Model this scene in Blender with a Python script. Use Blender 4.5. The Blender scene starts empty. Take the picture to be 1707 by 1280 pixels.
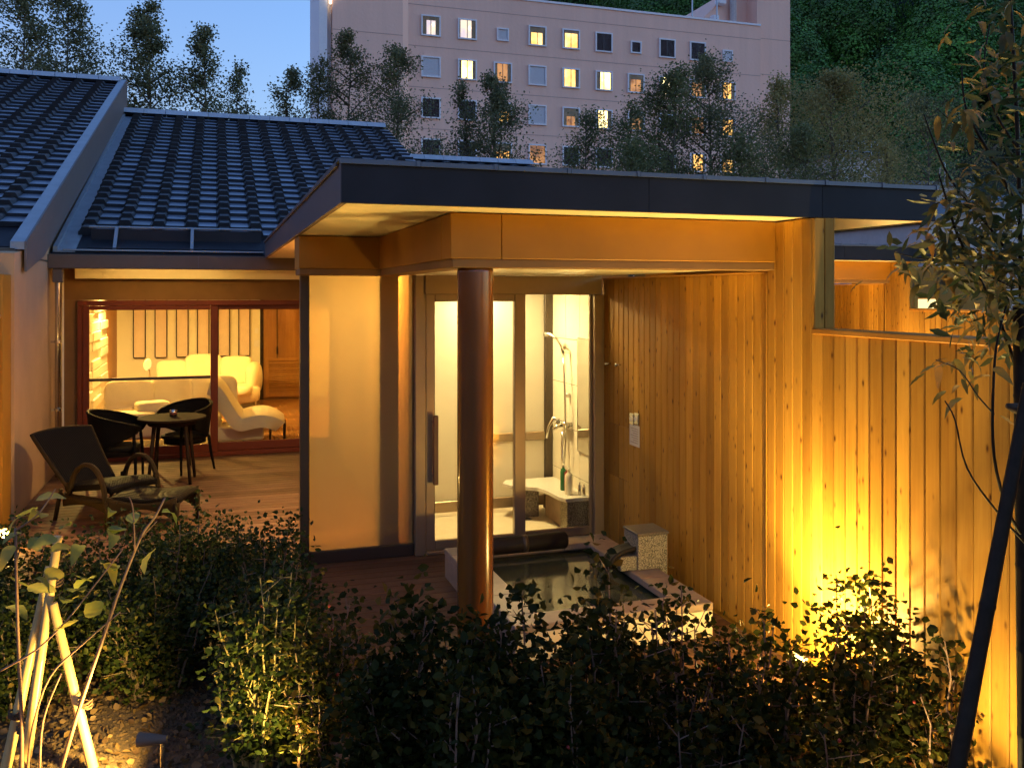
import bpy, math, random
import numpy as np
from mathutils import Vector, Matrix, Euler
R = math.radians
random.seed(7)
rng = np.random.default_rng(7)
sc = bpy.context.scene
col = sc.collection

# ------------------------------------------------------------------ camera
F_PX, CX, HY, EYE, YAW = 1490.0, 853.5, 489.0, 2.05, R(18.3)
cam_d = bpy.data.cameras.new('camera')
cam_d.sensor_width = 36.0
cam_d.lens = F_PX * 36.0 / 1707.0
cam_d.shift_y = (HY - 640.0) / 1707.0
cam_d.clip_start = 0.05
cam_d.clip_end = 2000
cam = bpy.data.objects.new('camera', cam_d)
cam.location = (0, 0, EYE)
cam.rotation_euler = (R(90), 0, -YAW)
col.objects.link(cam)
sc.camera = cam
SN, CS = math.sin(YAW), math.cos(YAW)

# ------------------------------------------------------------------ dusk sky after sunset, long exposure
world = bpy.data.worlds.new('World')
sc.world = world
world.use_nodes = True
wn = world.node_tree
sky = wn.nodes.new('ShaderNodeTexSky')
sky.sky_type = 'NISHITA'
sky.sun_disc = False
sky.sun_elevation = R(-2)
sky.sun_rotation = R(92)
sky.altitude = 600
sky.air_density = 1.0
sky.dust_density = 0.5
sky.ozone_density = 2.45
bg = wn.nodes['Background']
tint = wn.nodes.new('ShaderNodeMix')
tint.data_type = 'RGBA'
tint.blend_type = 'MULTIPLY'
tint.inputs[0].default_value = 1.0
tint.inputs[7].default_value = (0.80, 1.06, 1.0, 1)
wn.links.new(sky.outputs[0], tint.inputs[6])
wn.links.new(tint.outputs[2], bg.inputs['Color'])
bg.inputs['Strength'].default_value = 0.148
# the sun itself has set: no sun lamp, a long exposure instead
sc.view_settings.view_transform = 'Standard'
sc.view_settings.look = 'None'
sc.view_settings.exposure = 5.4
LK = 2 ** (1.15 - 5.4)              # lamp outputs below are given for exposure 1.15
sc.view_settings.gamma = 1.0
sc.render.engine = 'CYCLES'
sc.cycles.use_denoising = True
sc.cycles.use_adaptive_sampling = True
sc.cycles.adaptive_threshold = 0.02
sc.cycles.max_bounces = 8
sc.cycles.diffuse_bounces = 4
sc.cycles.glossy_bounces = 4
sc.cycles.transmission_bounces = 6
sc.cycles.transparent_max_bounces = 12
sc.cycles.sample_clamp_indirect = 3.0
sc.cycles.caustics_reflective = False
sc.cycles.caustics_refractive = False

# ------------------------------------------------------------------ helpers
W = {}                                    # world origin of every object (nothing but copies is rotated)

def at(px, py, Y):
    """point seen at photo pixel px,py standing at depth Y"""
    u = (px - CX) / F_PX
    d = Y / (CS - u * SN)
    return Vector((d * (SN + u * CS), Y, EYE + (HY - py) / F_PX * d))

def atz(px, py, z):
    u = (px - CX) / F_PX
    d = (EYE - z) * F_PX / (py - HY)
    return Vector((d * (SN + u * CS), d * (CS - u * SN), z))

def atd(px, py, d):
    u = (px - CX) / F_PX
    return Vector((d * (SN + u * CS), d * (CS - u * SN), EYE + (HY - py) / F_PX * d))

class MB:
    def __init__(s):
        s.v, s.f = [], []
    def add(s, vs, fs):
        o = len(s.v)
        s.v += [tuple(p) for p in vs]
        s.f += [tuple(i + o for i in f) for f in fs]
        return s
    def box(s, x0, x1, y0, y1, z0, z1):
        vs = [(x0, y0, z0), (x1, y0, z0), (x1, y1, z0), (x0, y1, z0), (x0, y0, z1), (x1, y0, z1), (x1, y1, z1), (x0, y1, z1)]
        return s.add(vs, [(0, 3, 2, 1), (4, 5, 6, 7), (0, 1, 5, 4), (1, 2, 6, 5), (2, 3, 7, 6), (3, 0, 4, 7)])
    def cbox(s, x0, x1, y0, y1, z0, z1, c=0.006):
        """box with chamfered edges"""
        X, Y, Z = (x0, x1), (y0, y1), (z0, z1)
        vs, idx = [], {}
        for i in (0, 1):
            for j in (0, 1):
                for k in (0, 1):
                    sx, sy, sz = (c if i == 0 else -c), (c if j == 0 else -c), (c if k == 0 else -c)
                    for ax in range(3):
                        p = [X[i] + sx, Y[j] + sy, Z[k] + sz]
                        p[ax] = (X[i], Y[j], Z[k])[ax]
                        idx[(i, j, k, ax)] = len(vs)
                        vs.append(tuple(p))
        g = lambda *a: idx[a]
        fs = []
        for a in (0, 1):
            q = [g(a, 0, 0, 0), g(a, 1, 0, 0), g(a, 1, 1, 0), g(a, 0, 1, 0)]
            fs.append(q if a else q[::-1])
            q = [g(0, a, 0, 1), g(0, a, 1, 1), g(1, a, 1, 1), g(1, a, 0, 1)]
            fs.append(q if a else q[::-1])
            q = [g(0, 0, a, 2), g(1, 0, a, 2), g(1, 1, a, 2), g(0, 1, a, 2)]
            fs.append(q if a else q[::-1])
        for i in (0, 1):
            for j in (0, 1):
                fs.append([g(i, j, 0, 0), g(i, j, 0, 1), g(i, j, 1, 1), g(i, j, 1, 0)])
                fs.append([g(i, 0, j, 0), g(i, 0, j, 2), g(i, 1, j, 2), g(i, 1, j, 0)])
                fs.append([g(0, i, j, 1), g(0, i, j, 2), g(1, i, j, 2), g(1, i, j, 1)])
        for i in (0, 1):
            for j in (0, 1):
                for k in (0, 1):
                    fs.append([g(i, j, k, 0), g(i, j, k, 1), g(i, j, k, 2)])
        return s.add(vs, fs)
    def prism(s, prof, axis, a, b):
        """profile polygon (2-D) pushed along axis 'x', 'y' or 'z' from a to b"""
        n = len(prof)
        def P(p, t):
            return {'x': (t, p[0], p[1]), 'y': (p[0], t, p[1]), 'z': (p[0], p[1], t)}[axis]
        vs = [P(p, a) for p in prof] + [P(p, b) for p in prof]
        fs = [tuple(range(n))[::-1], tuple(range(n, 2 * n))]
        fs += [(i, (i + 1) % n, n + (i + 1) % n, n + i) for i in range(n)]
        return s.add(vs, fs)
    def tube(s, pts, rad, n=8, cap=True, flat=1.0):
        pts = [Vector(p) for p in pts]
        m = len(pts)
        rad = rad if isinstance(rad, (list, tuple)) else [rad] * m
        ref = None
        vs, fs = [], []
        for i, p in enumerate(pts):
            t = (pts[min(i + 1, m - 1)] - pts[max(i - 1, 0)])
            t = t.normalized() if t.length > 1e-9 else Vector((0, 0, 1))
            if ref is None:
                ref = t.cross(Vector((0, 0, 1)))
                if ref.length < 1e-3:
                    ref = t.cross(Vector((0, 1, 0)))
            b = (ref - t * ref.dot(t)).normalized()
            ref = b
            c = t.cross(b)
            for k in range(n):
                a = 2 * math.pi * k / n
                vs.append(p + b * (math.cos(a) * rad[i] * flat) + c * (math.sin(a) * rad[i]))
        for i in range(m - 1):
            for k in range(n):
                fs.append((i * n + k, i * n + (k + 1) % n, (i + 1) * n + (k + 1) % n, (i + 1) * n + k))
        if cap:
            fs.append(tuple(range(n))[::-1])
            fs.append(tuple((m - 1) * n + k for k in range(n)))
        return s.add(vs, fs)
    def lathe(s, prof, c, n=24):
        """(radius, height) pairs turned round a vertical axis at c"""
        vs, fs = [], []
        for r, z in prof:
            for k in range(n):
                a = 2 * math.pi * k / n
                vs.append((c[0] + r * math.cos(a), c[1] + r * math.sin(a), c[2] + z))
        for i in range(len(prof) - 1):
            for k in range(n):
                fs.append((i * n + k, i * n + (k + 1) % n, (i + 1) * n + (k + 1) % n, (i + 1) * n + k))
        fs.append(tuple(range(n))[::-1])
        fs.append(tuple((len(prof) - 1) * n + k for k in range(n)))
        return s.add(vs, fs)
    def grid(s, P, nu, nv, closed=False):
        vs = [P(i / (nu - 1), j / (nv - 1)) for j in range(nv) for i in range(nu)]
        fs = [(j * nu + i, j * nu + i + 1, (j + 1) * nu + i + 1, (j + 1) * nu + i) for j in range(nv - 1) for i in range(nu - 1)]
        return s.add(vs, fs)
    def mesh(s, name, off=Vector((0, 0, 0))):
        me = bpy.data.meshes.new(name)
        me.from_pydata([(p[0] - off[0], p[1] - off[1], p[2] - off[2]) for p in s.v], [], s.f)
        me.validate()
        return me

def link(name, data, parent=None, loc=(0, 0, 0), rot=None):
    o = bpy.data.objects.new(name, data)
    col.objects.link(o)
    if parent is not None:
        o.parent = parent
    o.location = loc
    if rot is not None:
        o.rotation_euler = rot
    return o

def tag(o, label=None, cat=None, group=None, kind=None):
    if label: o['label'] = label
    if cat: o['category'] = cat
    if group: o['group'] = group
    if kind: o['kind'] = kind
    return o

def thing(name, loc, label, cat, group=None, rz=0):
    o = link(name, None, None, loc, (0, 0, rz))
    o.empty_display_size = 0.2
    W[o] = Vector(loc)
    return tag(o, label, cat, group)

def obj(name, mb, mat, parent=None, smooth=False, local=False, bevel=0, solid=0, sub=0):
    """one mesh object; mb in world coordinates unless local"""
    off = Vector((0, 0, 0)) if (parent is None or local) else W[parent]
    me = mb.mesh(name, off)
    me.materials.append(mat)
    o = link(name, me, parent)
    W[o] = off
    if smooth:
        me.polygons.foreach_set('use_smooth', [True] * len(me.polygons))
    if solid:
        m = o.modifiers.new('solid', 'SOLIDIFY'); m.thickness = solid; m.offset = 0
    if sub:
        m = o.modifiers.new('sub', 'SUBSURF'); m.levels = sub; m.render_levels = sub
    if bevel:
        m = o.modifiers.new('bevel', 'BEVEL'); m.width = bevel; m.segments = 2; m.limit_method = 'ANGLE'
    return o

def shared(name, me, parent, loc, rot=None):
    """a piece that shares its mesh; loc in world coordinates"""
    o = link(name, me, parent, Vector(loc) - W[parent], rot)
    W[o] = Vector(loc)
    return o

def mesh_of(name, mb, mat, smooth=False):
    me = mb.mesh(name)
    me.materials.append(mat)
    if smooth:
        me.polygons.foreach_set('use_smooth', [True] * len(me.polygons))
    return me

def np_mesh(name, V, Fc, mat):
    me = bpy.data.meshes.new(name)
    V = np.asarray(V, dtype=np.float32); Fc = np.asarray(Fc, dtype=np.int32)
    n, k = Fc.shape
    me.vertices.add(len(V)); me.vertices.foreach_set('co', V.ravel())
    me.loops.add(n * k); me.loops.foreach_set('vertex_index', Fc.ravel())
    me.polygons.add(n); me.polygons.foreach_set('loop_start', np.arange(0, n * k, k, dtype=np.int32))
    me.update(calc_edges=True)
    me.materials.append(mat)
    return me

def leaves_np(C, size, asp=0.55, up=0.25, fold=0.25, r=rng, droop=None, N=None, quad=False):
    """folded pointed leaves (two quads each) round centres C; size is their length"""
    n = len(C)
    size = np.broadcast_to(size, (n,))[:, None]
    d = r.normal(size=(n, 3)); d[:, 2] = d[:, 2] * 0.6 + up
    if droop is not None:
        d[:, 2] -= droop
    d /= np.linalg.norm(d, axis=1, keepdims=True)
    q = r.normal(size=(n, 3)) if N is None else N
    w = np.cross(d, q); w /= np.linalg.norm(w, axis=1, keepdims=True)
    nn = np.cross(w, d)
    if N is not None:
        d = np.cross(N, w); d /= np.linalg.norm(d, axis=1, keepdims=True)
        nn = np.cross(w, d)
    L, Wd = size, size * asp
    if quad:
        mid = C + d * L * .45
        V = np.stack([C, mid + w * Wd * .5, C + d * L, mid - w * Wd * .5], axis=1).reshape(-1, 3)
        return V, np.arange(4 * n).reshape(n, 4)
    base = C
    tip = C + d * L
    m1 = C + d * L * 0.35 - nn * L * 0.02
    m2 = C + d * L * 0.7
    V = np.stack([base, m1 + w * Wd * .5 + nn * Wd * fold, m2 + w * Wd * .36 + nn * Wd * fold, tip,
                  m2 - w * Wd * .36 + nn * Wd * fold, m1 - w * Wd * .5 + nn * Wd * fold], axis=1).reshape(-1, 3)
    o = (np.arange(n) * 6)[:, None]
    Fc = np.concatenate([o + np.array([[0, 1, 2, 3]]), o + np.array([[0, 3, 4, 5]])])
    return V, Fc

# ------------------------------------------------------------------ materials
def mat_new(name):
    m = bpy.data.materials.new(name)
    m.use_nodes = True
    nt = m.node_tree
    return m, nt, nt.nodes['Principled BSDF'], nt.nodes['Material Output']

def nd(nt, t, **kw):
    n = nt.nodes.new(t)
    for k, v in kw.items():
        setattr(n, k, v)
    return n

def ramp(nt, fac, stops):
    r = nd(nt, 'ShaderNodeValToRGB')
    e = r.color_ramp.elements
    while len(e) > 1: e.remove(e[-1])
    e[0].position, e[0].color = stops[0][0], (*stops[0][1], 1)
    for p, c in stops[1:]:
        x = e.new(p); x.color = (*c, 1)
    nt.links.new(fac, r.inputs[0])
    return r.outputs[0]

def coords(nt, scale, kind='pos', rand=True):
    """world position, stretched, shifted per object so that no two pieces match"""
    mp = nd(nt, 'ShaderNodeMapping')
    mp.inputs['Scale'].default_value = scale
    if kind == 'pos':
        src = nd(nt, 'ShaderNodeNewGeometry').outputs['Position']
    else:
        src = nd(nt, 'ShaderNodeTexCoord').outputs['Object']
    if rand:
        oi = nd(nt, 'ShaderNodeObjectInfo')
        mul = nd(nt, 'ShaderNodeMath', operation='MULTIPLY'); mul.inputs[1].default_value = 37.0
        nt.links.new(oi.outputs['Random'], mul.inputs[0])
        ad = nd(nt, 'ShaderNodeVectorMath', operation='ADD')
        nt.links.new(src, ad.inputs[0]); nt.links.new(mul.outputs[0], ad.inputs[1])
        src = ad.outputs[0]
    nt.links.new(src, mp.inputs['Vector'])
    return mp.outputs[0]

def noise(nt, vec, scale, detail=4, rough=0.55, dist=0.0):
    n = nd(nt, 'ShaderNodeTexNoise')
    n.inputs['Scale'].default_value = scale
    n.inputs['Detail'].default_value = detail
    n.inputs['Roughness'].default_value = rough
    n.inputs['Distortion'].default_value = dist
    nt.links.new(vec, n.inputs['Vector'])
    return n.outputs['Fac']

def mixc(nt, fac, a, b, mode='MIX'):
    m = nd(nt, 'ShaderNodeMix', data_type='RGBA', blend_type=mode)
    for sock, v in ((m.inputs[0], fac), (m.inputs[6], a), (m.inputs[7], b)):
        if isinstance(v, bpy.types.NodeSocket): nt.links.new(v, sock)
        elif isinstance(v, (int, float)): sock.default_value = v
        else: sock.default_value = (*v, 1)
    return m.outputs[2]

def bump(nt, bs, h, strength=0.3, dist=0.01):
    b = nd(nt, 'ShaderNodeBump')
    b.inputs['Strength'].default_value = strength
    b.inputs['Distance'].default_value = dist
    nt.links.new(h, b.inputs['Height'])
    nt.links.new(b.outputs[0], bs.inputs['Normal'])

def plain(name, c, rough=0.5, metal=0.0, var=0.12, nscale=6.0, spec=0.5, bumpy=0.0, bscale=60.0, coat=0.0, objvar=0.0):
    m, nt, bs, _ = mat_new(name)
    v = coords(nt, (1, 1, 1))
    f = noise(nt, v, nscale, 5)
    dk = tuple(x * (1 - var) for x in c); lt = tuple(min(1, x * (1 + var)) for x in c)
    cc = ramp(nt, f, [(0.3, dk), (0.7, lt)])
    if objvar:
        oi = nd(nt, 'ShaderNodeObjectInfo')
        cc = mixc(nt, 1.0, cc, ramp(nt, oi.outputs['Random'], [(0, (1 - objvar,) * 3), (1, (1, 1, 1))]), 'MULTIPLY')
    nt.links.new(cc, bs.inputs['Base Color'])
    bs.inputs['Roughness'].default_value = rough
    bs.inputs['Metallic'].default_value = metal
    bs.inputs['Specular IOR Level'].default_value = spec
    bs.inputs['Coat Weight'].default_value = coat
    if bumpy:
        bump(nt, bs, noise(nt, v, bscale, 4), bumpy, 0.004)
    return m

def wood(name, light, dark, knot, axis='z', rough=0.55, knots=True, tone=0.28, gscale=1.0):
    m, nt, bs, _ = mat_new(name)
    st = {'x': (0.05, 1, 1), 'y': (1, 0.05, 1), 'z': (1, 1, 0.05)}[axis]
    v = coords(nt, st)
    g1 = noise(nt, v, 26 * gscale, 5, 0.6, 0.6)
    g2 = noise(nt, v, 90 * gscale, 3, 0.6, 0.2)
    c = ramp(nt, g1, [(0.25, dark), (0.5, tuple((a + b) / 2 for a, b in zip(light, dark))), (0.72, light)])
    c = mixc(nt, 0.25, c, ramp(nt, g2, [(0.35, dark), (0.65, light)]))
    oi = nd(nt, 'ShaderNodeObjectInfo')
    tn = ramp(nt, oi.outputs['Random'], [(0, (1 - tone, 1 - tone * 1.1, 1 - tone * 1.2)), (1, (1, 1, 1))])
    c = mixc(nt, 1.0, c, tn, 'MULTIPLY')
    stain = noise(nt, coords(nt, (1, 1, .35) if axis == 'z' else (1, 1, 1), rand=False), 1.7, 5, .6)
    c = mixc(nt, 1.0, c, ramp(nt, stain, [(.32, (.72, .68, .62)), (.58, (1, 1, 1))]), 'MULTIPLY')
    if knots:
        ks = {'x': (4, 17, 17), 'y': (17, 4, 17), 'z': (21, 21, 9)}[axis]
        kv = coords(nt, ks)
        vo = nd(nt, 'ShaderNodeTexVoronoi'); vo.inputs['Scale'].default_value = 1.0
        vo.inputs['Randomness'].default_value = 1.0
        nt.links.new(kv, vo.inputs['Vector'])
        kf = ramp(nt, vo.outputs['Distance'], [(0.06, (1, 1, 1)), (0.2, (0.12, 0.12, 0.12)), (0.3, (0, 0, 0))])
        gate = ramp(nt, vo.outputs['Color'], [(0.36, (0, 0, 0)), (0.46, (1, 1, 1))])
        kk = mixc(nt, 1.0, kf, gate, 'MULTIPLY')
        sep = nd(nt, 'ShaderNodeRGBToBW'); nt.links.new(kk, sep.inputs[0])
        c = mixc(nt, sep.outputs[0], c, knot)
    nt.links.new(c, bs.inputs['Base Color'])
    bs.inputs['Roughness'].default_value = rough
    bs.inputs['Specular IOR Level'].default_value = 0.12
    bump(nt, bs, g1, 0.15, 0.003)
    return m

def emit(name, c, s):
    m, nt, bs, out = mat_new(name)
    bs.inputs['Base Color'].default_value = (*c, 1)
    bs.inputs['Emission Color'].default_value = (*c, 1)
    bs.inputs['Emission Strength'].default_value = s * LK
    return m

def glass_clear(name, tintc=(0.95, 0.97, 0.95), refl=1.0):
    m, nt, bs, out = mat_new(name)
    nt.nodes.remove(bs)
    tr = nd(nt, 'ShaderNodeBsdfTransparent'); tr.inputs[0].default_value = (*tintc, 1)
    gl = nd(nt, 'ShaderNodeBsdfGlossy'); gl.inputs['Roughness'].default_value = 0.01
    fr = nd(nt, 'ShaderNodeFresnel'); fr.inputs[0].default_value = 1.4 if refl == 1.0 else refl
    mx = nd(nt, 'ShaderNodeMixShader')
    nt.links.new(fr.outputs[0], mx.inputs[0]); nt.links.new(tr.outputs[0], mx.inputs[1]); nt.links.new(gl.outputs[0], mx.inputs[2])
    nt.links.new(mx.outputs[0], out.inputs[0])
    return m

def glass_frost(name, c, rough=0.3, trans=0.45, diff=0.3):
    """acid-etched pane: blurred view through it, scattered light, some diffuse white"""
    m, nt, bs, out = mat_new(name)
    nt.nodes.remove(bs)
    rf = nd(nt, 'ShaderNodeBsdfRefraction'); rf.inputs['Color'].default_value = (*c, 1)
    rf.inputs['Roughness'].default_value = rough; rf.inputs['IOR'].default_value = 1.02
    tl = nd(nt, 'ShaderNodeBsdfTranslucent'); tl.inputs[0].default_value = (*c, 1)
    df = nd(nt, 'ShaderNodeBsdfDiffuse'); df.inputs[0].default_value = (*c, 1)
    m1 = nd(nt, 'ShaderNodeMixShader'); m1.inputs[0].default_value = trans
    m2 = nd(nt, 'ShaderNodeMixShader'); m2.inputs[0].default_value = diff
    nt.links.new(rf.outputs[0], m1.inputs[1]); nt.links.new(tl.outputs[0], m1.inputs[2])
    nt.links.new(m1.outputs[0], m2.inputs[1]); nt.links.new(df.outputs[0], m2.inputs[2])
    gl = nd(nt, 'ShaderNodeBsdfGlossy'); gl.inputs['Roughness'].default_value = 0.25
    fr = nd(nt, 'ShaderNodeFresnel'); fr.inputs[0].default_value = 1.35
    m3 = nd(nt, 'ShaderNodeMixShader')
    nt.links.new(fr.outputs[0], m3.inputs[0]); nt.links.new(m2.outputs[0], m3.inputs[1]); nt.links.new(gl.outputs[0], m3.inputs[2])
    nt.links.new(m3.outputs[0], out.inputs[0])
    return m

def leafmat(name, stops, transl=0.35, rough=0.5, per='island', spec=0.3):
    m, nt, bs, out = mat_new(name)
    if per == 'object':
        f = nd(nt, 'ShaderNodeObjectInfo').outputs['Random']
    elif per == 'tone':
        f = nd(nt, 'ShaderNodeAttribute', attribute_name='tone').outputs['Fac']
    else:
        f = nd(nt, 'ShaderNodeNewGeometry').outputs['Random Per Island']
    c = ramp(nt, f, stops)
    if per != 'island':
        c = mixc(nt, 0.35, c, ramp(nt, noise(nt, coords(nt, (1, 1, 1)), 18 if per == 'object' else .6, 3), [(.3, stops[0][1]), (.7, stops[-1][1])]))
    nt.links.new(c, bs.inputs['Base Color'])
    bs.inputs['Roughness'].default_value = rough
    bs.inputs['Specular IOR Level'].default_value = spec
    tl = nd(nt, 'ShaderNodeBsdfTranslucent')
    nt.links.new(c, tl.inputs[0])
    mx = nd(nt, 'ShaderNodeMixShader'); mx.inputs[0].default_value = transl
    nt.links.new(bs.outputs[0], mx.inputs[1]); nt.links.new(tl.outputs[0], mx.inputs[2])
    nt.links.new(mx.outputs[0], out.inputs[0])
    return m

def weave(name, c, scale=90):
    m, nt, bs, _ = mat_new(name)
    v = coords(nt, (1, 1, 1), 'obj', False)
    w1 = nd(nt, 'ShaderNodeTexWave', bands_direction='DIAGONAL'); w1.inputs['Scale'].default_value = scale * .35
    w2 = nd(nt, 'ShaderNodeTexWave', bands_direction='Z'); w2.inputs['Scale'].default_value = scale * .5
    nt.links.new(v, w1.inputs[0]); nt.links.new(v, w2.inputs[0])
    mx = nd(nt, 'ShaderNodeMath', operation='MULTIPLY')
    nt.links.new(w1.outputs['Fac'], mx.inputs[0]); nt.links.new(w2.outputs['Fac'], mx.inputs[1])
    nt.links.new(ramp(nt, mx.outputs[0], [(0, tuple(x * .55 for x in c)), (.6, c)]), bs.inputs['Base Color'])
    bs.inputs['Roughness'].default_value = 0.5
    bs.inputs['Specular IOR Level'].default_value = 0.06
    bump(nt, bs, mx.outputs[0], 0.8, 0.006)
    return m

def granite(name, c1, c2, scale=160, rough=0.5):
    m, nt, bs, _ = mat_new(name)
    v = coords(nt, (1, 1, 1), rand=False)
    f = noise(nt, v, scale, 2, 0.7)
    nt.links.new(ramp(nt, f, [(0.4, c1), (0.5, tuple((a + b) / 2 for a, b in zip(c1, c2))), (0.6, c2)]), bs.inputs['Base Color'])
    bs.inputs['Roughness'].default_value = rough
    bump(nt, bs, f, 0.1, 0.002)
    return m

M = {}
M['larch'] = wood('larch_boards', (0.66, 0.34, 0.055), (0.48, 0.215, 0.028), (0.085, 0.026, 0.005), 'z', 0.5, tone=0.42)
M['larch_x'] = wood('larch_rail', (0.60, 0.29, 0.055), (0.44, 0.175, 0.028), (0.12, 0.04, 0.012), 'y', 0.5, False)
M['deck'] = wood('deck_planks', (0.225, 0.118, 0.064), (0.14, 0.068, 0.036), (0.05, 0.02, 0.01), 'x', 0.6, False, 0.35)
M['deckframe'] = plain('deck_framing', (0.08, 0.05, 0.03), 0.8)
M['ochre'] = plain('ochre_beam_paint', (0.34, 0.15, 0.018), 0.5, var=0.12, nscale=1.6, spec=0.2)
M['soffit'] = plain('cream_soffit', (0.88, 0.76, 0.52), 0.35, var=0.04, nscale=2)
M['fascia'] = plain('dark_grey_fascia_metal', (0.018, 0.018, 0.023), 0.6, 0.0, var=0.22, nscale=3, spec=0.2)
M['coping'] = plain('blue_grey_coping_metal', (0.10, 0.115, 0.15), 0.4, 0.3, var=0.1)
M['bronze'] = plain('bronze_aluminium', (0.34, 0.24, 0.145), 0.38, 0.5, var=0.05)
M['darkbronze'] = plain('dark_bronze_aluminium', (0.07, 0.05, 0.035), 0.4, 0.4, var=0.05)
M['pillar'] = plain('glossy_brown_column_paint', (0.17, 0.054, 0.010), 0.22, 0.0, var=0.05, coat=0.4)
M['redwood'] = plain('red_brown_window_frame', (0.15, 0.030, 0.012), 0.5, var=0.1, spec=0.2)
M['plaster'] = plain('tan_plaster', (0.43, 0.265, 0.14), 0.85, var=0.06, nscale=3, bumpy=0.25, bscale=200)
M['brownwall'] = plain('brown_wall_panel', (0.22, 0.115, 0.04), 0.7, var=0.08, spec=0.2)
M['frieze'] = plain('cream_frieze_paint', (0.82, 0.68, 0.40), 0.35, var=0.04)
M['gutter'] = plain('taupe_gutter_metal', (0.12, 0.088, 0.066), 0.5, 0.0, var=0.06, spec=0.25)
M['steel'] = plain('stainless_steel', (0.62, 0.60, 0.56), 0.22, 1.0, var=0.05)
M['galv'] = plain('galvanised_metal', (0.36, 0.38, 0.42), 0.35, 0.7, var=0.1)
M['tile'] = plain('slate_roof_tile_shaded', (0.026, 0.029, 0.036), 0.4, 0.0, var=0.25, nscale=9, spec=0.4, bumpy=0.1)  # slate kept extra dark so humps and butt faces carry painted shade
M['tilepan_skylit'] = plain('tile_pan_painted_skylight', (0.19, 0.22, 0.285), 0.32, 0.0, var=0.28, nscale=5, spec=0.8, objvar=0.45)  # lighter colour paints the sky's reflection onto the flat pans
M['ridge'] = plain('ridge_cap_tile', (0.40, 0.42, 0.46), 0.35, 0.1, var=0.12)
M['flash'] = plain('roof_flashing_metal', (0.28, 0.30, 0.33), 0.4, 0.4, var=0.1)
M['barge'] = plain('taupe_bargeboard', (0.125, 0.10, 0.095), 0.5, 0.0, var=0.06)
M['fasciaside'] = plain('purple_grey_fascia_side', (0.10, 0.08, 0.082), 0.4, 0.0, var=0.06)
M['grout'] = plain('brown_grout', (0.16, 0.11, 0.06), 0.9)
M['palestone'] = plain('pale_facing_tile', (0.72, 0.62, 0.42), 0.5, var=0.08, nscale=14)
M['stone'] = plain('tub_rim_stone', (0.30, 0.215, 0.15), 0.5, var=0.12, nscale=14, bumpy=0.1, bscale=120)
M['granite'] = granite('speckled_granite', (0.06, 0.05, 0.036), (0.36, 0.31, 0.22), 120)
M['granite_dark'] = granite('dark_granite_top', (0.06, 0.045, 0.035), (0.15, 0.12, 0.10), 200, 0.4)
M['granite_pale'] = granite('pale_granite_slab', (0.55, 0.5, 0.42), (0.8, 0.75, 0.66), 200, 0.3)
M['black'] = plain('black_vinyl', (0.016, 0.011, 0.009), 0.6, var=0.2, spec=0.2)
M['tileface'] = plain('cream_wall_tile', (0.78, 0.70, 0.55), 0.35, var=0.05, nscale=40)
M['bathfloor'] = plain('beige_bath_floor', (0.70, 0.60, 0.42), 0.4, var=0.05, nscale=20)
M['white'] = plain('warm_white_wall', (0.80, 0.74, 0.62), 0.7, var=0.03)
M['frost'] = glass_frost('frosted_glass', (0.95, 0.80, 0.48), 0.22, 0.18, 0.10)
M['frost2'] = glass_frost('frosted_partition_glass', (0.96, 0.92, 0.82), 0.4, 0.7, 0.25)
M['glass'] = glass_clear('clear_glass')
M['farglass'] = glass_clear('hotel_glass', (.95, .96, .97), 1.15)
M['slitpane'] = plain('pinkish_paper_pane', (0.78, 0.62, 0.52), 0.7, var=0.04)
M['mirror'] = plain('mirror_glass', (0.85, 0.85, 0.82), 0.02, 1.0, var=0.0)
M['rattan'] = weave('black_brown_rattan', (0.0095, 0.0075, 0.0065))
M['rattan_rim'] = weave('brown_rattan_rim', (0.05, 0.032, 0.014), 140)
M['darkwood'] = plain('dark_stained_wood', (0.022, 0.012, 0.007), 0.75, var=0.2, spec=0.1)
M['sofa'] = plain('cream_upholstery', (0.80, 0.70, 0.50), 0.85, var=0.04, bumpy=0.15, bscale=300)
M['floorwood'] = wood('parquet_floor', (0.34, 0.17, 0.06), (0.22, 0.10, 0.035), (0.1, 0.04, 0.02), 'y', 0.22, False)
M['doorwood'] = wood('door_veneer', (0.50, 0.25, 0.07), (0.38, 0.17, 0.045), (0.1, 0.04, 0.02), 'z', 0.4, False)
M['handle'] = plain('dark_red_handle_wood', (0.12, 0.035, 0.02), 0.35, var=0.1)
M['hotel'] = plain('salmon_hotel_render', (0.86, 0.53, 0.44), 0.85, var=0.04, nscale=0.35)
def streaked(name, c):
    m, nt, bs, _ = mat_new(name)
    f = noise(nt, coords(nt, (1, 1, .06), rand=False), 1.6, 6, .65)
    g = noise(nt, coords(nt, (1, 1, 1), rand=False), .12, 3)
    k = mixc(nt, .5, ramp(nt, f, [(.3, tuple(x * .86 for x in c)), (.62, c)]), ramp(nt, g, [(.3, tuple(x * .9 for x in c)), (.7, c)]))
    nt.links.new(k, bs.inputs['Base Color'])
    bs.inputs['Roughness'].default_value = .9
    bump(nt, bs, noise(nt, coords(nt, (1, 1, 1), rand=False), 4, 4), .3, .05)
    return m
M['hotel'] = streaked('salmon_hotel_render_streaked', (0.95, 0.60, 0.46))
M['hotelframe'] = plain('pale_window_surround', (0.80, 0.78, 0.80), 0.5, var=0.04)
M['joint'] = plain('darker_salmon_joint', (0.55, 0.36, 0.30), 0.9, var=0.05)
M['drape'] = plain('amber_curtain', (0.55, 0.36, 0.20), 0.8, var=0.2, nscale=3)
M['shutter'] = plain('dark_brown_curtain', (0.06, 0.028, 0.026), 0.8, var=0.2)
M['blind'] = plain('white_window_blind', (0.92, 0.88, 0.90), 0.7, var=0.04)
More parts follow.
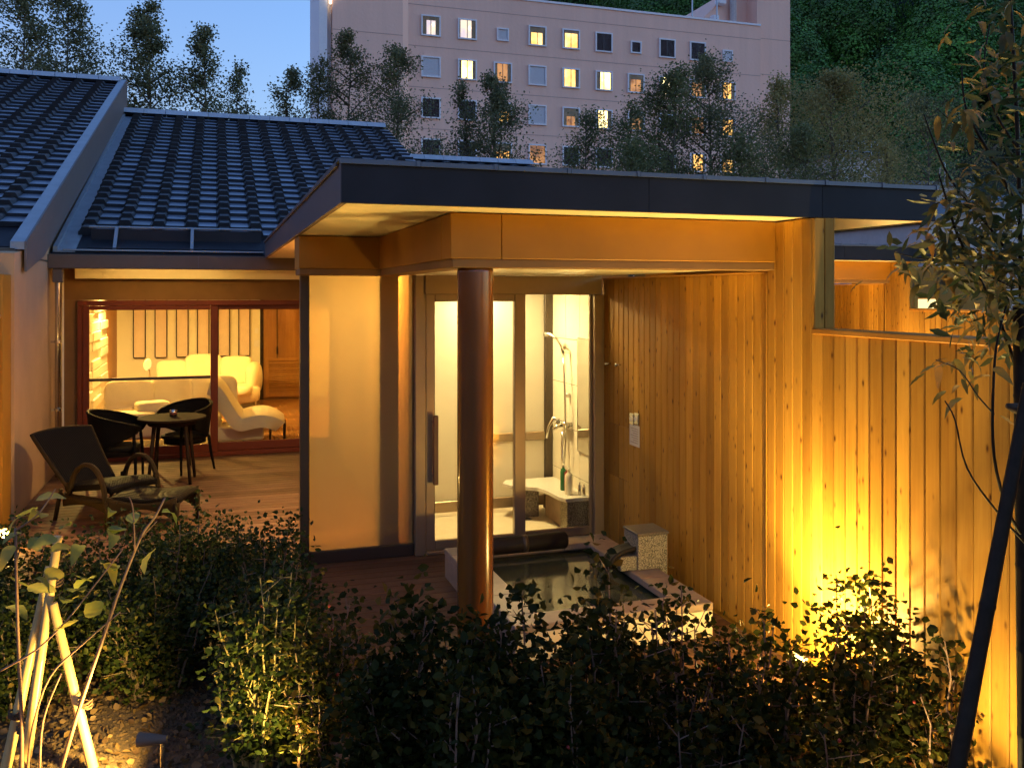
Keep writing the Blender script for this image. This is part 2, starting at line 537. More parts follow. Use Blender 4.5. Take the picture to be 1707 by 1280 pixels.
M['concrete'] = plain('pale_concrete', (0.55, 0.49, 0.46), 0.8, var=0.08)
M['bark'] = plain('grey_brown_bark', (0.12, 0.09, 0.06), 0.8, var=0.3, nscale=30, bumpy=0.4)
M['stem'] = plain('red_brown_stem', (0.20, 0.11, 0.07), 0.6, var=0.25, nscale=40)
M['twig'] = plain('green_brown_twig', (0.22, 0.17, 0.07), 0.6, var=0.25, nscale=40)
M['pole'] = plain('dark_timber_pole', (0.026, 0.017, 0.010), 0.55, var=0.25, nscale=25, bumpy=0.3, spec=0.12)
M['bamboo'] = plain('pale_bamboo', (0.46, 0.33, 0.14), 0.4, var=0.12, nscale=18)
M['rope'] = plain('palm_rope', (0.07, 0.04, 0.02), 0.9, var=0.3, nscale=90, bumpy=0.8, bscale=300)
M['shrub'] = leafmat('shrub_leaf', [(0, (0.012, 0.016, 0.003)), (0.5, (0.024, 0.029, 0.005)), (0.86, (0.048, 0.046, 0.008)), (1, (0.14, 0.08, 0.014))], spec=.08)
M['hedge'] = leafmat('hedge_leaf', [(0, (0.016, 0.028, 0.007)), (0.6, (0.030, 0.048, 0.011)), (0.92, (0.065, 0.08, 0.018)), (1, (0.2, 0.14, 0.03))], spec=.12)
M['birch'] = leafmat('birch_leaf', [(0, (0.11, 0.115, 0.055)), (0.6, (0.18, 0.18, 0.08)), (1, (0.25, 0.22, 0.09))], 0.4)
M['olive'] = leafmat('olive_brown_leaf', [(0, (0.25, 0.215, 0.08)), (0.6, (0.34, 0.285, 0.10)), (1, (0.42, 0.32, 0.10))], 0.4)
M['green'] = leafmat('mid_green_leaf', [(0, (0.12, 0.135, 0.055)), (0.7, (0.18, 0.19, 0.07)), (1, (0.25, 0.24, 0.085))], 0.4)
M['sapleaf'] = leafmat('sapling_leaf', [(0, (0.14, 0.19, 0.04)), (0.5, (0.24, 0.26, 0.06)), (1, (0.42, 0.32, 0.06))], 0.45, per='object')
M['tawny'] = leafmat('autumn_tree_leaf', [(0, (0.05, 0.065, 0.02)), (0.55, (0.10, 0.105, 0.03)), (0.85, (0.20, 0.14, 0.035)), (1, (0.42, 0.18, 0.035))], 0.45, per='object')
M['forest'] = leafmat('hill_forest_leaf', [(0, (0.055, 0.065, 0.032)), (0.45, (0.085, 0.115, 0.045)), (0.72, (0.12, 0.24, 0.05)), (1, (0.20, 0.70, 0.05))], 0.2, per='tone')
M['hip'] = plain('red_rose_hip', (0.30, 0.02, 0.012), 0.4)
M['grass'] = leafmat('yellow_green_groundcover', [(0, (0.10, 0.12, 0.03)), (1, (0.22, 0.20, 0.05))], 0.4)
M['litter'] = leafmat('fallen_leaf', [(0, (0.06, 0.035, 0.014)), (0.6, (0.12, 0.075, 0.03)), (1, (0.22, 0.15, 0.065))], 0.15)
M['paper'] = plain('notice_paper', (0.75, 0.70, 0.6), 0.7, var=0.03)
M['green_bottle'] = plain('green_bottle_plastic', (0.02, 0.16, 0.05), 0.25)
M['red_bottle'] = plain('red_bottle_plastic', (0.28, 0.015, 0.02), 0.25)
M['cream_bottle'] = plain('cream_bottle_plastic', (0.8, 0.74, 0.55), 0.3)

def soil():
    m, nt, bs, _ = mat_new('garden_soil')
    v = coords(nt, (1, 1, 1), rand=False)
    f = noise(nt, v, 30, 6, 0.65)
    g = noise(nt, v, 5, 3)
    c = ramp(nt, f, [(0.35, (0.035, 0.022, 0.012)), (0.6, (0.10, 0.062, 0.028)), (0.75, (0.17, 0.115, 0.055))])
    nt.links.new(mixc(nt, 0.35, c, ramp(nt, g, [(0.3, (0.05, 0.035, 0.02)), (0.7, (0.14, 0.10, 0.05))])), bs.inputs['Base Color'])
    bs.inputs['Roughness'].default_value = 0.95
    bump(nt, bs, f, 0.9, 0.03)
    return m
M['soil'] = soil()

def water():
    m, nt, bs, _ = mat_new('hot_spring_water')
    bs.inputs['Base Color'].default_value = (0.06, 0.065, 0.035, 1)
    bs.inputs['Roughness'].default_value = 0.10
    bs.inputs['IOR'].default_value = 1.45
    bs.inputs['Specular IOR Level'].default_value = 0.75
    v = coords(nt, (1, 1, 1), rand=False)
    bump(nt, bs, noise(nt, v, 9, 3), 0.05, 0.02)
    return m
M['water'] = water()

# ------------------------------------------------------------------ ground and hill
GZ = -0.35
g = MB().box(-600, 900, -60, 1200, GZ - 1.0, GZ)
tag(obj('ground', g, M['soil']), 'dark garden soil spreading under the shrubs', kind='structure')

PITCH = math.atan(0.379)
EXTRA = []      # builders appended below

# ------------------------------------------------------------------ timber deck
DECK_Y0, DECK_Y1 = 3.78, 11.88
dk = link('deck', None, None, (0, 0, 0)); W[dk] = Vector((0, 0, 0))
tag(dk, 'reddish brown timber deck under the porch', kind='structure')
BP = 0.1155
def plank_mesh(x0, x1):
    c = 0.004
    w = BP - 0.006
    return mesh_of('plank', MB().prism([(0, -0.03), (w, -0.03), (w, -c), (w - c, 0), (c, 0), (0, -c)], 'x', x0, x1), M['deck'])
full = plank_mesh(.50, 3.04)
left_ = plank_mesh(-1.74, 1.44)
i = 0
y = DECK_Y0
while y < DECK_Y1:
    shared('plank', full if y < 6.86 else left_, dk, (0, y, 0))
    y += BP
obj('joist_frame', MB().box(.52, 3.03, DECK_Y0 + 0.03, 6.9, -0.30, -0.034).box(-1.72, 1.44, 6.9, DECK_Y1, -0.30, -0.034), M['deckframe'], dk)

# ------------------------------------------------------------------ boarded walls
BW = 0.0905                                # board pitch
def vboard(length, w=BW, t=0.02, c=0.0055, gap=0.003):
    """upright board facing -X: origin at its foot, runs +Y by w"""
    g = gap / 2
    return MB().prism([(t, g), (c * .8, g), (0, g + c), (0, w - g - c), (c * .8, w - g), (t, w - g)], 'z', 0, length)
_bm = {}
def board_mesh(length, w=BW, mat='larch'):
    k = (round(length, 3), round(w, 4), mat)
    if k not in _bm:
        _bm[k] = mesh_of('board', vboard(length, w), M[mat])
    return _bm[k]

def boarded(root, X, y0, y1, z0, z1, w=BW):
    y = y0
    while y < y1 - 0.02:
        ww = min(w, y1 - y)
        shared('board', board_mesh(z1 - z0, ww), root, (X, y, z0))
        y += w

def wing_wall(off, label_wall, label_fence, full=True, group=None):
    ox, oy = off
    r = thing('boarded_bath_wall', (3.05 + ox, 4.077 + oy, 0), label_wall, 'wall', group)
    o = Vector((ox, oy, 0))
    # inner wall behind the tub, with the little hatch cut into its four farthest boards
    y, k = 4.492, 0
    ys = []
    while y < 6.88:
        ys.append(y); y += BW
    for k, y in enumerate(ys):
        w = min(BW, 6.895 - y)
        if w < 0.02: continue
        if full and len(ys) - 6 <= k <= len(ys) - 3:
            for a, b in ((0.0, 0.565), (0.569, 0.985), (0.989, 2.165)):
                shared('board', board_mesh(b - a, w), r, (3.08 + ox, y + oy, a))
        else:
            shared('board', board_mesh(2.165, w), r, (3.08 + ox, y + oy, 0))
    # wing that rises to the roof
    for k in range(5):
        w = 0.0816
        shared('board', board_mesh(2.455 - GZ, w), r, (3.05 + ox, 4.077 + k * w + oy, GZ))
    endm = mesh_of('board', MB().prism([(0.002, 0.004), (0.006, 0), (0.062, 0), (0.066, 0.004), (0.066, 0.018), (0.002, 0.018)], 'z', 0, 2.455 - 1.862), M['larch'])
    for k in range(2):
        shared('board', endm, r, (3.056 + k * 0.067 + ox, 4.058 + oy, 1.862))
    core = MB().box(3.071 + ox, 3.187 + ox, 4.078 + oy, 4.49 + oy, GZ, 2.452)
    core.box(3.101 + ox, 3.187 + ox, 4.49 + oy, 6.9 + oy, GZ, 2.163)
    obj('wall_core', core, M['larch'], r)
    obj('top_rail', MB().cbox(3.062 + ox, 3.11 + ox, 4.492 + oy, 6.89 + oy, 2.1665, 2.178), M['larch_x'], r)
    obj('edge_trim', MB().cbox(3.046 + ox, 3.10 + ox, 4.4865 + oy, 4.4915 + oy, 0, 2.16, 0.002), M['larch'], r)
    # lower fence running on towards the camera
    f = thing('privacy_fence', (3.05 + ox, 2.5 + oy, GZ), label_fence, 'fence', group)
    ylow = (0.6 if full else 2.2)
    y = 4.0755
    while y - BW > ylow:
        y -= BW
        shared('board', board_mesh(1.829 - GZ), f, (3.05 + ox, y + oy, GZ))
    obj('fence_core', MB().box(3.071 + ox, 3.16 + ox, ylow + oy, 4.075 + oy, GZ, 1.827), M['larch'], f)
    n = 3
    for k in range(n):
        a = ylow + (4.057 - ylow) * k / n; b = ylow + (4.057 - ylow) * (k + 1) / n - 0.002
        obj('cap_board', MB().cbox(3.036 + ox, 3.195 + ox, a + oy, b + oy, 1.831, 1.8605, 0.004), M['larch_x'], f)
    return r, f

wing_wall((0, 0), 'tall larch board wall beside the stone bath, rising to the porch roof', 'long larch board fence with cap rail, brightly lit from below')
NX, NY = 5.34, 5.17
wing_wall((NX, NY), 'distant larch board wall under the farther porch roof', 'distant larch board fence below the farther porch', full=False)

# ------------------------------------------------------------------ porch
def porch(off, label, main=True):
    ox, oy = off
    r = thing('porch', (1.29 + ox, 4.52 + oy, 0), label, 'porch')
    x0, x1, y0, y1 = 0.54 + ox, 3.914 + ox, 4.10 + oy, 10.9 + oy
    zb, zt = 2.462, 2.652
    roof = obj('roof_deck', MB().box(x0 + .03, x1 - .03, y0 + .03, y1, zb + .012, zt - .004), M['fascia'], r)
    # fascia sheets, front in three lengths, left side in three
    fx = [x0, x0 + 1.55, x0 + 2.6, x1]
    for a, b in zip(fx, fx[1:]):
        obj('fascia_sheet', MB().cbox(a + .0005, b - .0005, y0, y0 + .028, zb, zt, 0.0015), M['fascia'], r)
    fy = [y0 + .03, y0 + 3.1, y0 + 5.2, y1]
    for a, b in zip(fy, fy[1:]):
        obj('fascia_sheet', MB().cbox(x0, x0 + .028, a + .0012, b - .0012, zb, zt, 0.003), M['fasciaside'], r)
        obj('fascia_sheet', MB().cbox(x1 - .028, x1, a + .0012, b - .0012, zb, zt, 0.003), M['fascia'], r)
    # coping strips on the roof edge
    n = 9
    for k in range(n):
        a = x0 - .012 + (x1 - x0 + .024) * k / n; b = x0 - .012 + (x1 - x0 + .024) * (k + 1) / n
        m = MB().prism([(y0 - .014, zt - .012), (y0 - .014, zt + .010), (y0 + .10, zt + .022), (y0 + .10, zt + .003), (y0 - .006, zt + .002), (y0 - .006, zt - .012)], 'x', a, b - .002)
        m.prism([(y0 - .019, zt - .013), (y0 - .019, zt + .014), (y0 + .10, zt + .027), (y0 + .10, zt + .0225), (y0 - .0145, zt + .0105), (y0 - .0145, zt - .013)], 'x', b - .022, b - .004)
        obj('coping_strip', m, M['coping'], r)
    for k in range(4):
        a = y0 + .1 + (y1 - y0 - .1) * k / 4; b = y0 + .1 + (y1 - y0 - .1) * (k + 1) / 4
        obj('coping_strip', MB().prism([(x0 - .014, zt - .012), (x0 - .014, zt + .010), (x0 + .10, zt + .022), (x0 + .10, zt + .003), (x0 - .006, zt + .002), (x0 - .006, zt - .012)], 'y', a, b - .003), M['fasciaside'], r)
    # soffit panels
    xs = [x0 + .03, x0 + 1.62, x1 - .03]
    ys = [y0 + .03, y0 + 1.0, y0 + 2.0, y0 + 4.4, y1]
    for a, b in zip(xs, xs[1:]):
        for c, d in zip(ys, ys[1:]):
            obj('soffit_panel', MB().box(a + .001, b - .001, c + .001, d - .001, zb + .003, zb + .010), M['soffit'], r)
    # box beam round the bath bay: front, left return and cross piece
    bz0, bz1 = 2.182, 2.459
    def beam(xa, xb, ya, yb, name='beam'):
        o = obj(name, MB().cbox(xa, xb, ya, yb, bz0 + .045, bz1, 0.004), M['ochre'], r)
        return o
    beam(1.128 + ox, 1.397 + ox, 4.40 + oy, 4.60 + oy)
    beam(1.399 + ox, 3.049 + ox, 4.40 + oy, 4.60 + oy)
    beam(1.128 + ox, 1.33 + ox, 4.603 + oy, 6.497 + oy)
    beam(0.556 + ox, 1.331 + ox, 6.50 + oy, 6.86 + oy)
    fl = MB().cbox(1.14 + ox, 3.05 + ox, 4.412 + oy, 4.59 + oy, bz0, bz0 + .0445, .003)
    fl.cbox(1.14 + ox, 1.32 + ox, 4.5905 + oy, 6.49 + oy, bz0, bz0 + .0445, .003)
    obj('beam_flange', fl, M['brownwall'], r)
    obj('beam_flange', MB().cbox(0.562 + ox, 1.325 + ox, 6.508 + oy, 6.85 + oy, bz0, bz0 + .0445, .003), M['brownwall'], r)
    # inner ceiling over the bath
    obj('ceiling_panel', MB().box(1.331 + ox, 3.06 + ox, 4.601 + oy, 6.9 + oy, 2.196, 2.21), M['soffit'], r)
    # column
    cx, cy = 1.29 + ox, 4.515 + oy
    c = obj('column', MB().lathe([(.094, 0), (.095, .02), (.095, 2.16), (.094, 2.181)], (cx, cy, 0.001), 40), M['pillar'], r, True)
    obj('column_foot', MB().lathe([(.118, 0), (.118, .012), (.10, .02)], (cx, cy, 0.0005), 32), M['bronze'], c)
    return r
porch((0, 0), 'flat roofed porch with dark fascia, ochre beam and round brown column')
porch((NX, NY), 'farther flat roofed porch beyond the lit fence', False)

# ------------------------------------------------------------------ bath pavilion front: frosted screen, sliding doors
FY = 6.90
bh = thing('bath_pavilion', (1.8, FY, 0), 'glazed bath room with frosted screen and sliding glass doors', 'bath room')
obj('corner_post', MB().cbox(.598, .665, FY - .03, FY + .05, 0, 2.19), M['darkbronze'], bh)
obj('base_rail', MB().cbox(.667, 1.468, FY - .02, FY + .05, 0.0, .095), M['darkbronze'], bh)
obj('screen_pane', MB().box(.667, 1.468, FY + .005, FY + .017, .096, 2.19), M['frost'], bh)
obj('jamb_post', MB().cbox(1.472, 1.558, FY - .05, FY + .05, 0, 2.19), M['bronze'], bh)
obj('header_box', MB().cbox(1.545, 3.046, FY - .075, FY - .003, 2.04, 2.192), M['bronze'], bh)
obj('jamb_post', MB().cbox(2.992, 3.0795, FY - .05, FY + .05, 0, 2.038), M['bronze'], bh)
obj('door_track', MB().cbox(1.56, 2.99, FY - .06, FY + .06, 0.001, .03), M['bronze'], bh)
def sliding(x0, x1, yy, z1, name, left, right, top=.05, bot=.065, hand=False):
    d = obj(name, MB().cbox(x0, x0 + left, yy - .018, yy + .018, .032, z1).cbox(x1 - right, x1, yy - .018, yy + .018, .032, z1)
            .cbox(x0 + left, x1 - right, yy - .017, yy + .017, .032, .032 + bot).cbox(x0 + left, x1 - right, yy - .017, yy + .017, z1 - top, z1), M['bronze'], bh)
    obj('pane', MB().box(x0 + left + .001, x1 - right - .001, yy - .003, yy + .003, .0325 + bot, z1 - top - .001), M['glass'], d)
    return d
dl = sliding(1.556, 2.385, FY - .025, 2.06, 'sliding_door', .075, .095, .075, .075)
sliding(2.30, 2.992, FY + .025, 2.09, 'sliding_door', .08, .02, .05, .07)
hb = MB().cbox(1.600, 1.640, FY - .125, FY - .10, .56, 1.10, .006)
obj('door_handle', hb, M['handle'], dl)
for z in (.62, 1.04):
    obj('handle_standoff', MB().tube([(1.612, FY - .043, z), (1.612, FY - .101, z)], .010, 10), M['steel'], dl)

# shell of the bath room
obj('side_wall', MB().box(1.445, 1.50, FY + .055, 11.86, 0, 2.45), M['plaster'], bh)
obj('ceiling_panel', MB().box(1.50, 3.10, FY + .055, 10.6, 2.20, 2.25), M['white'], bh)
obj('back_wall', MB().box(1.50, 3.10, 10.6, 10.7, 0, 2.25), M['white'], bh)
obj('outer_wall', MB().box(3.045, 3.10, FY + .055, 10.6, -.02, 2.2), M['white'], bh)
obj('floor_panel', MB().box(1.50, 3.045, FY + .052, 10.6, -.02, .012), M['bathfloor'], bh)
PY = 7.96
obj('inner_post', MB().cbox(1.20, 1.37, FY + .10, FY + .27, .001, 2.45), M['doorwood'], bh)
# wall tiles in the shower corner
tw, th = .335, .405
obj('grout_bed', MB().box(3.0435, 3.0445, FY + .056, PY, .012, 2.199), M['grout'], bh)
tm = mesh_of('wall_tile', MB().cbox(-.006, 0, .003, tw - .003, .003, th - .003, .0012), M['tileface'])
for a in range(3):
    for b in range(6):
        if .02 + b * th < 2.1:
            shared('wall_tile', tm, bh, (3.043, FY + .06 + a * tw - (.0), .014 + b * th - (.25 if b == 99 else 0)))
# inner partition of bronze rails and frosted panes
obj('partition_post', MB().cbox(2.955, 3.035, PY - .02, PY + .04, .012, 2.2), M['darkbronze'], bh)
obj('partition_rail', MB().cbox(1.50, 2.954, PY - .02, PY + .04, .05, .15), M['bronze'], bh)
obj('partition_rail', MB().cbox(2.12, 2.954, PY - .021, PY + .04, .665, .745), M['bronze'], bh)
obj('partition_rail', MB().cbox(1.50, 2.954, PY - .02, PY + .04, 2.12, 2.2), M['bronze'], bh)
obj('partition_pane', MB().box(1.50, 2.12, PY + .006, PY + .014, .151, 2.119), M['frost2'], bh)
obj('partition_pane', MB().box(2.121, 2.954, PY + .006, PY + .014, .151, .664), M['frost2'], bh)
obj('partition_pane', MB().box(2.121, 2.954, PY + .006, PY + .014, .746, 2.119), M['frost2'], bh)
obj('floor_drain', MB().lathe([(.05, 0), (.05, .003), (.04, .004)], (2.66, 7.62, .0125), 20), M['steel'], bh)

def lamp_disc(name, p, label, energy, size, color=(1, .80, .50), r=.075, blend=None, spot=None, group=None, aim=None):
    """round ceiling downlight: trim ring, glowing lens and its light"""
    t = thing(name, p, label, 'light', group)
    obj('trim_ring', MB().lathe([(r + .02, 0), (r + .02, -.008), (r, -.012)], p, 24), M['white'], t)
    obj('lens', MB().lathe([(r - .004, -.0125), (r - .006, -.016)], p, 24), emit(name + '_lens', color, 12), t)
    ld = bpy.data.lights.new(name + '_light', 'AREA')
    ld.shape = 'DISK'; ld.size = size; ld.energy = energy * LK; ld.color = color
    lo = link(name + '_light', ld, t, (0, 0, -.03))
    return t
WARM = (1.0, .72, .36)
lamp_disc('ceiling_downlight', (2.30, 7.60, 2.199), 'downlight in the bath room ceiling above the shower', 30, .3, (1, .75, .34))
lamp_disc('ceiling_downlight', (2.2, 9.2, 2.199), 'downlight in the ceiling behind the frosted partition', 26, .3, (1, .76, .36))

lamp_disc('added_screen_downlight', (1.16, 7.75, 2.462), 'added downlight behind the frosted screen to brighten its glass', 62, .12, (1, .68, .27))  # added lamp, brightens the frosted screen from behind

# granite bench in the shower corner
bn = thing('shower_bench', (2.85, 7.4, .012), 'pale granite shower bench with speckled legs under the mirror', 'bench')
top = [(3.033, 7.02), (2.80, 7.02), (2.77, 7.10), (2.755, 7.35), (2.72, 7.50), (2.62, 7.58), (2.52, 7.66), (2.48, 7.78), (2.55, 7.90), (3.033, 7.90)]
obj('seat_slab', MB().prism(top, 'z', .285, .318), M['granite_pale'], bn, bevel=.005)
obj('leg_block', MB().cbox(2.82, 3.033, 7.04, 7.20, .012, .284), M['granite'], bn)
obj('leg_block', MB().cbox(2.64, 2.80, 7.68, 7.84, .012, .284), M['granite'], bn)
obj('back_panel', MB().cbox(2.86, 3.033, 7.201, 7.679, .012, .283), M['stone'], bn)

mr = thing('wall_mirror', (3.02, 7.17, 1.15), 'tall narrow mirror on the tiled shower wall', 'mirror')
obj('mirror_frame', MB().cbox(3.022, 3.036, 7.04, 7.31, .66, 1.66, .003), M['steel'], mr)
obj('mirror_pane', MB().box(3.0205, 3.0215, 7.05, 7.30, .67, 1.65), M['mirror'], mr)

sh = thing('hand_shower', (3.0, 7.5, .95), 'chrome hand shower with hose and mixer tap on tiles', 'shower')
hx = 2.985
obj('slide_bracket', MB().tube([(3.035, 7.50, 1.52), (2.97, 7.50, 1.52)], .014, 10), M['steel'], sh)
obj('shower_head', MB().tube([(2.97, 7.50, 1.50), (2.955, 7.53, 1.58), (2.93, 7.58, 1.645), (2.89, 7.645, 1.675), (2.86, 7.69, 1.675)], [.011, .011, .012, .02, .026], 10), M['steel'], sh, True)
hose = [(2.97, 7.50, 1.50), (2.965, 7.475, 1.35), (2.965, 7.455, 1.15), (2.965, 7.44, .95), (2.965, 7.44, .75), (2.965, 7.455, .60), (2.965, 7.485, .52), (2.965, 7.515, .55), (2.968, 7.53, .68), (2.975, 7.535, .80)]
obj('hose', MB().tube(hose, .0095, 8), M['steel'], sh, True)
obj('mixer_body', MB().tube([(2.985, 7.44, .87), (2.985, 7.66, .87)], .025, 12).tube([(3.036, 7.47, .87), (2.985, 7.47, .87)], .02, 10).tube([(3.036, 7.61, .87), (2.985, 7.61, .87)], .02, 10), M['steel'], sh, True)
obj('lever_handle', MB().tube([(2.985, 7.665, .88), (2.95, 7.70, .90), (2.90, 7.70, .82), (2.88, 7.70, .72)], [.024, .022, .013, .012], 10), M['steel'], sh, True)
obj('wall_clip', MB().cbox(2.995, 3.036, 7.49, 7.53, 1.11, 1.15, .004), M['steel'], sh)
obj('spout', MB().tube([(2.985, 7.55, .86), (2.93, 7.55, .85), (2.89, 7.55, .82)], [.017, .016, .015], 10), M['steel'], sh, True)

def bottle(x, y, h, r, mat, cap, label):
    t = thing('bottle', (x, y, .319), label, 'bottle', 'bottles on the shower bench')
    obj('bottle_body', MB().lathe([(r * .9, 0), (r, .01), (r, h * .7), (r * .8, h * .78), (r * .38, h * .83), (r * .38, h * .88)], (x, y, .319), 20), M[mat], t, True)
    obj('pump_cap', MB().lathe([(r * .45, h * .88), (r * .45, h * .96), (r * .2, h * .97), (r * .2, h)], (x, y, .319), 16), M[cap], t, True)
bottle(2.90, 7.33, .235, .027, 'green_bottle', 'cream_bottle', 'green shampoo bottle, leftmost on the granite bench')
bottle(2.91, 7.255, .225, .027, 'red_bottle', 'cream_bottle', 'dark red bottle between the green and cream bottles')
bottle(2.885, 7.165, .225, .034, 'cream_bottle', 'cream_bottle', 'fat cream pump bottle beside the dark red bottle')
bottle(2.97, 7.12, .11, .016, 'steel', 'steel', 'small clear vial behind the cream pump bottle')
bottle(2.985, 7.065, .10, .016, 'steel', 'steel', 'small clear vial nearest the bath room door')

# ------------------------------------------------------------------ things on the boarded wall
def hook(px, py):
    p = at(px, py, 1)
    s = 3.079 / p.x
    y, z = s, EYE + (p.z - EYE) * s
    return y, z
for px, py, lb in ((1018, 606, 'small round coat knob on the board wall, nearer the door'), (1035, 608, 'small round coat knob on the board wall, right of its twin')):
    y, z = hook(px, py)
    t = thing('coat_knob', (3.079, y, z), lb, 'hook', 'coat knobs on the board wall')
    obj('knob_stem', MB().tube([(3.079, y, z), (3.045, y, z)], .007, 8), M['steel'], t, True)
    obj('knob_head', MB().tube([(3.046, y, z), (3.040, y, z), (3.030, y, z)], [.011, .016, .013], 12), M['steel'], t, True)
for px, lb in ((1054.5, 'left of two square switches on the board wall'), (1062.5, 'right of two square switches above the paper notice')):
    y, z = hook(px, 698)
    t = thing('wall_switch', (3.079, y, z), lb, 'switch', 'switches above the notice')
    obj('switch_plate', MB().cbox(3.068, 3.079, y - .036, y + .036, z - .045, z + .045, .004), M['steel'], t)
    obj('switch_button', MB().tube([(3.068, y, z), (3.060, y, z)], [.022, .019], 14), M['white'], t)
y0_, z0_ = hook(1058, 725)
nt_ = thing('paper_notice', (3.078, y0_, z0_), 'small paper notice pinned under two switches', 'notice')
obj('notice_sheet', MB().box(3.0765, 3.0785, y0_ - .085, y0_ + .085, z0_ - .085, z0_ + .078), M['paper'], nt_)
for k in range(7):
    obj('text_line', MB().box(3.0755, 3.0763, y0_ - .065, y0_ + .065 - .02 * (k % 3), z0_ + .048 - k * .018, z0_ + .052 - k * .018), M['bronze'], nt_)

# ------------------------------------------------------------------ stone hot-spring tub
TX0, TX1, TY0, TY1, RZ = 1.566, 2.82, 4.69, 6.305, .205
tb = thing('stone_bath', (2.2, 5.5, 0), 'square stone bath with dark water on the deck', 'bath')
rw = .19
def slab(x0, x1, y0, y1):
    obj('rim_slab', MB().cbox(x0 + .001, x1 - .001, y0 + .001, y1 - .001, RZ - .045, RZ, .005), M['stone'], tb)
for a, b in ((TX0, TX0 + .42), (TX0 + .42, TX0 + .86), (TX0 + .86, TX1)):
    slab(a, b, TY0, TY0 + rw - .01); slab(a, b, TY1 - rw, TY1)
for a, b in ((TY0 + rw - .01, 5.22), (5.22, 5.68), (5.68, TY1 - rw)):
    slab(TX0, TX0 + rw, a, b); slab(TX1 - rw - .02, TX1, a, b)
ti = .012
sw = obj('tub_wall', MB().box(TX0 + ti, TX1 - ti, TY0 + ti, TY0 + .12, 0.001, RZ - .046).box(TX0 + ti, TX1 - ti, TY1 - .12, TY1 - ti, 0.001, RZ - .046)
         .box(TX0 + ti, TX0 + .12, TY0 + .12, TY1 - .12, 0.001, RZ - .046).box(TX1 - .12, TX1 - ti, TY0 + .12, TY1 - .12, 0.001, RZ - .046), M['stone'], tb)
for k in range(4):
    a = TX0 + .004 + (TX1 - TX0 - .008) * k / 4; b = TX0 + .004 + (TX1 - TX0 - .008) * (k + 1) / 4
    obj('facing_tile', MB().cbox(a + .0015, b - .0015, TY0 + .003, TY0 + ti, .002, RZ - .0465, .002), M['palestone'], tb)
for k in range(4):
    a = TY0 + .014 + (TY1 - TY0 - .028) * k / 4; b = TY0 + .014 + (TY1 - TY0 - .028) * (k + 1) / 4
    obj('facing_tile', MB().cbox(TX0 + .003, TX0 + ti, a + .0015, b - .0015, .002, RZ - .0465, .002), M['stone'], tb)
obj('water', MB().grid(lambda u, v: (TX0 + .121 + (TX1 - TX0 - .242) * u, TY0 + .121 + (TY1 - TY0 - .242) * v, .135), 2, 2), M['water'], tb)
obj('tub_floor', MB().box(TX0 + .121, TX1 - .121, TY0 + .121, TY1 - .121, .004, .03), M['granite_dark'], tb)

sp = thing('water_spout', (2.77, 5.48, 0), 'granite spout block with curved dark chute feeding the bath', 'spout')
obj('spout_block', MB().cbox(2.665, 2.885, 5.385, 5.60, RZ + .001, .432, .004).cbox(2.822, 2.884, 5.386, 5.599, .003, RZ + .001, .002), M['granite'], sp)
obj('block_cap', MB().cbox(2.658, 2.892, 5.378, 5.607, .433, .452, .004), M['granite_dark'], sp)
obj('side_block', MB().cbox(2.545, 2.664, 5.40, 5.56, RZ + .001, RZ + .095, .003), M['granite'], sp)
ch = lambda u, v: (2.67 - .20 * u - .02 * math.sin(u * 3.1), 5.415 + .12 * v, .335 - .03 * u - .085 * u ** 3 + .012 * (2 * v - 1) ** 2)
obj('chute', MB().grid(ch, 14, 7), M['black'], sp, True, solid=.024)
obj('water_sheet', MB().grid(lambda u, v: (2.452 - .03 * u, 5.435 + .08 * v, .24 - .105 * u), 5, 4), M['water'], sp, True, solid=.006)

pl = MB().tube([(1.775, 6.135, .235), (1.79, 6.135, .235), (2.435, 6.135, .235), (2.45, 6.135, .235)], [.050, .062, .062, .050], 24)
bo = thing('bath_pillow', (2.1, 6.13, .2), 'black roll pillow lying on the back rim of the bath', 'pillow')
obj('roll', pl, M['black'], bo, True)
obj('pillow_strap', MB().tube([(2.10, 6.135, .235), (2.14, 6.135, .235)], .0635, 24), M['darkbronze'], bo, True)

# ------------------------------------------------------------------ tiled roofs
SP, CP = math.sin(PITCH), math.cos(PITCH)
TW, TL = .385, .315
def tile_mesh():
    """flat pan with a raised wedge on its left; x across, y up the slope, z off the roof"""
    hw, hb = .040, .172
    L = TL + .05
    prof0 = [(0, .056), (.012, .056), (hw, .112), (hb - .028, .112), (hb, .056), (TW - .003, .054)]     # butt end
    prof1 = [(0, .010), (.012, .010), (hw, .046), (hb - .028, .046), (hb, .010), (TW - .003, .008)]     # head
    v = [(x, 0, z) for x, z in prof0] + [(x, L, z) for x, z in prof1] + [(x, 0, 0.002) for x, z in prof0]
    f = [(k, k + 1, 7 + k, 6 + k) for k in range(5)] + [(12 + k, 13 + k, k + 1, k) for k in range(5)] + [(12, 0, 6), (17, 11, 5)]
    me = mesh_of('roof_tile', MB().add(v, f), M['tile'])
    me.materials.append(M['tilepan_skylit'])
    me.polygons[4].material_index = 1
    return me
TILE = tile_mesh()

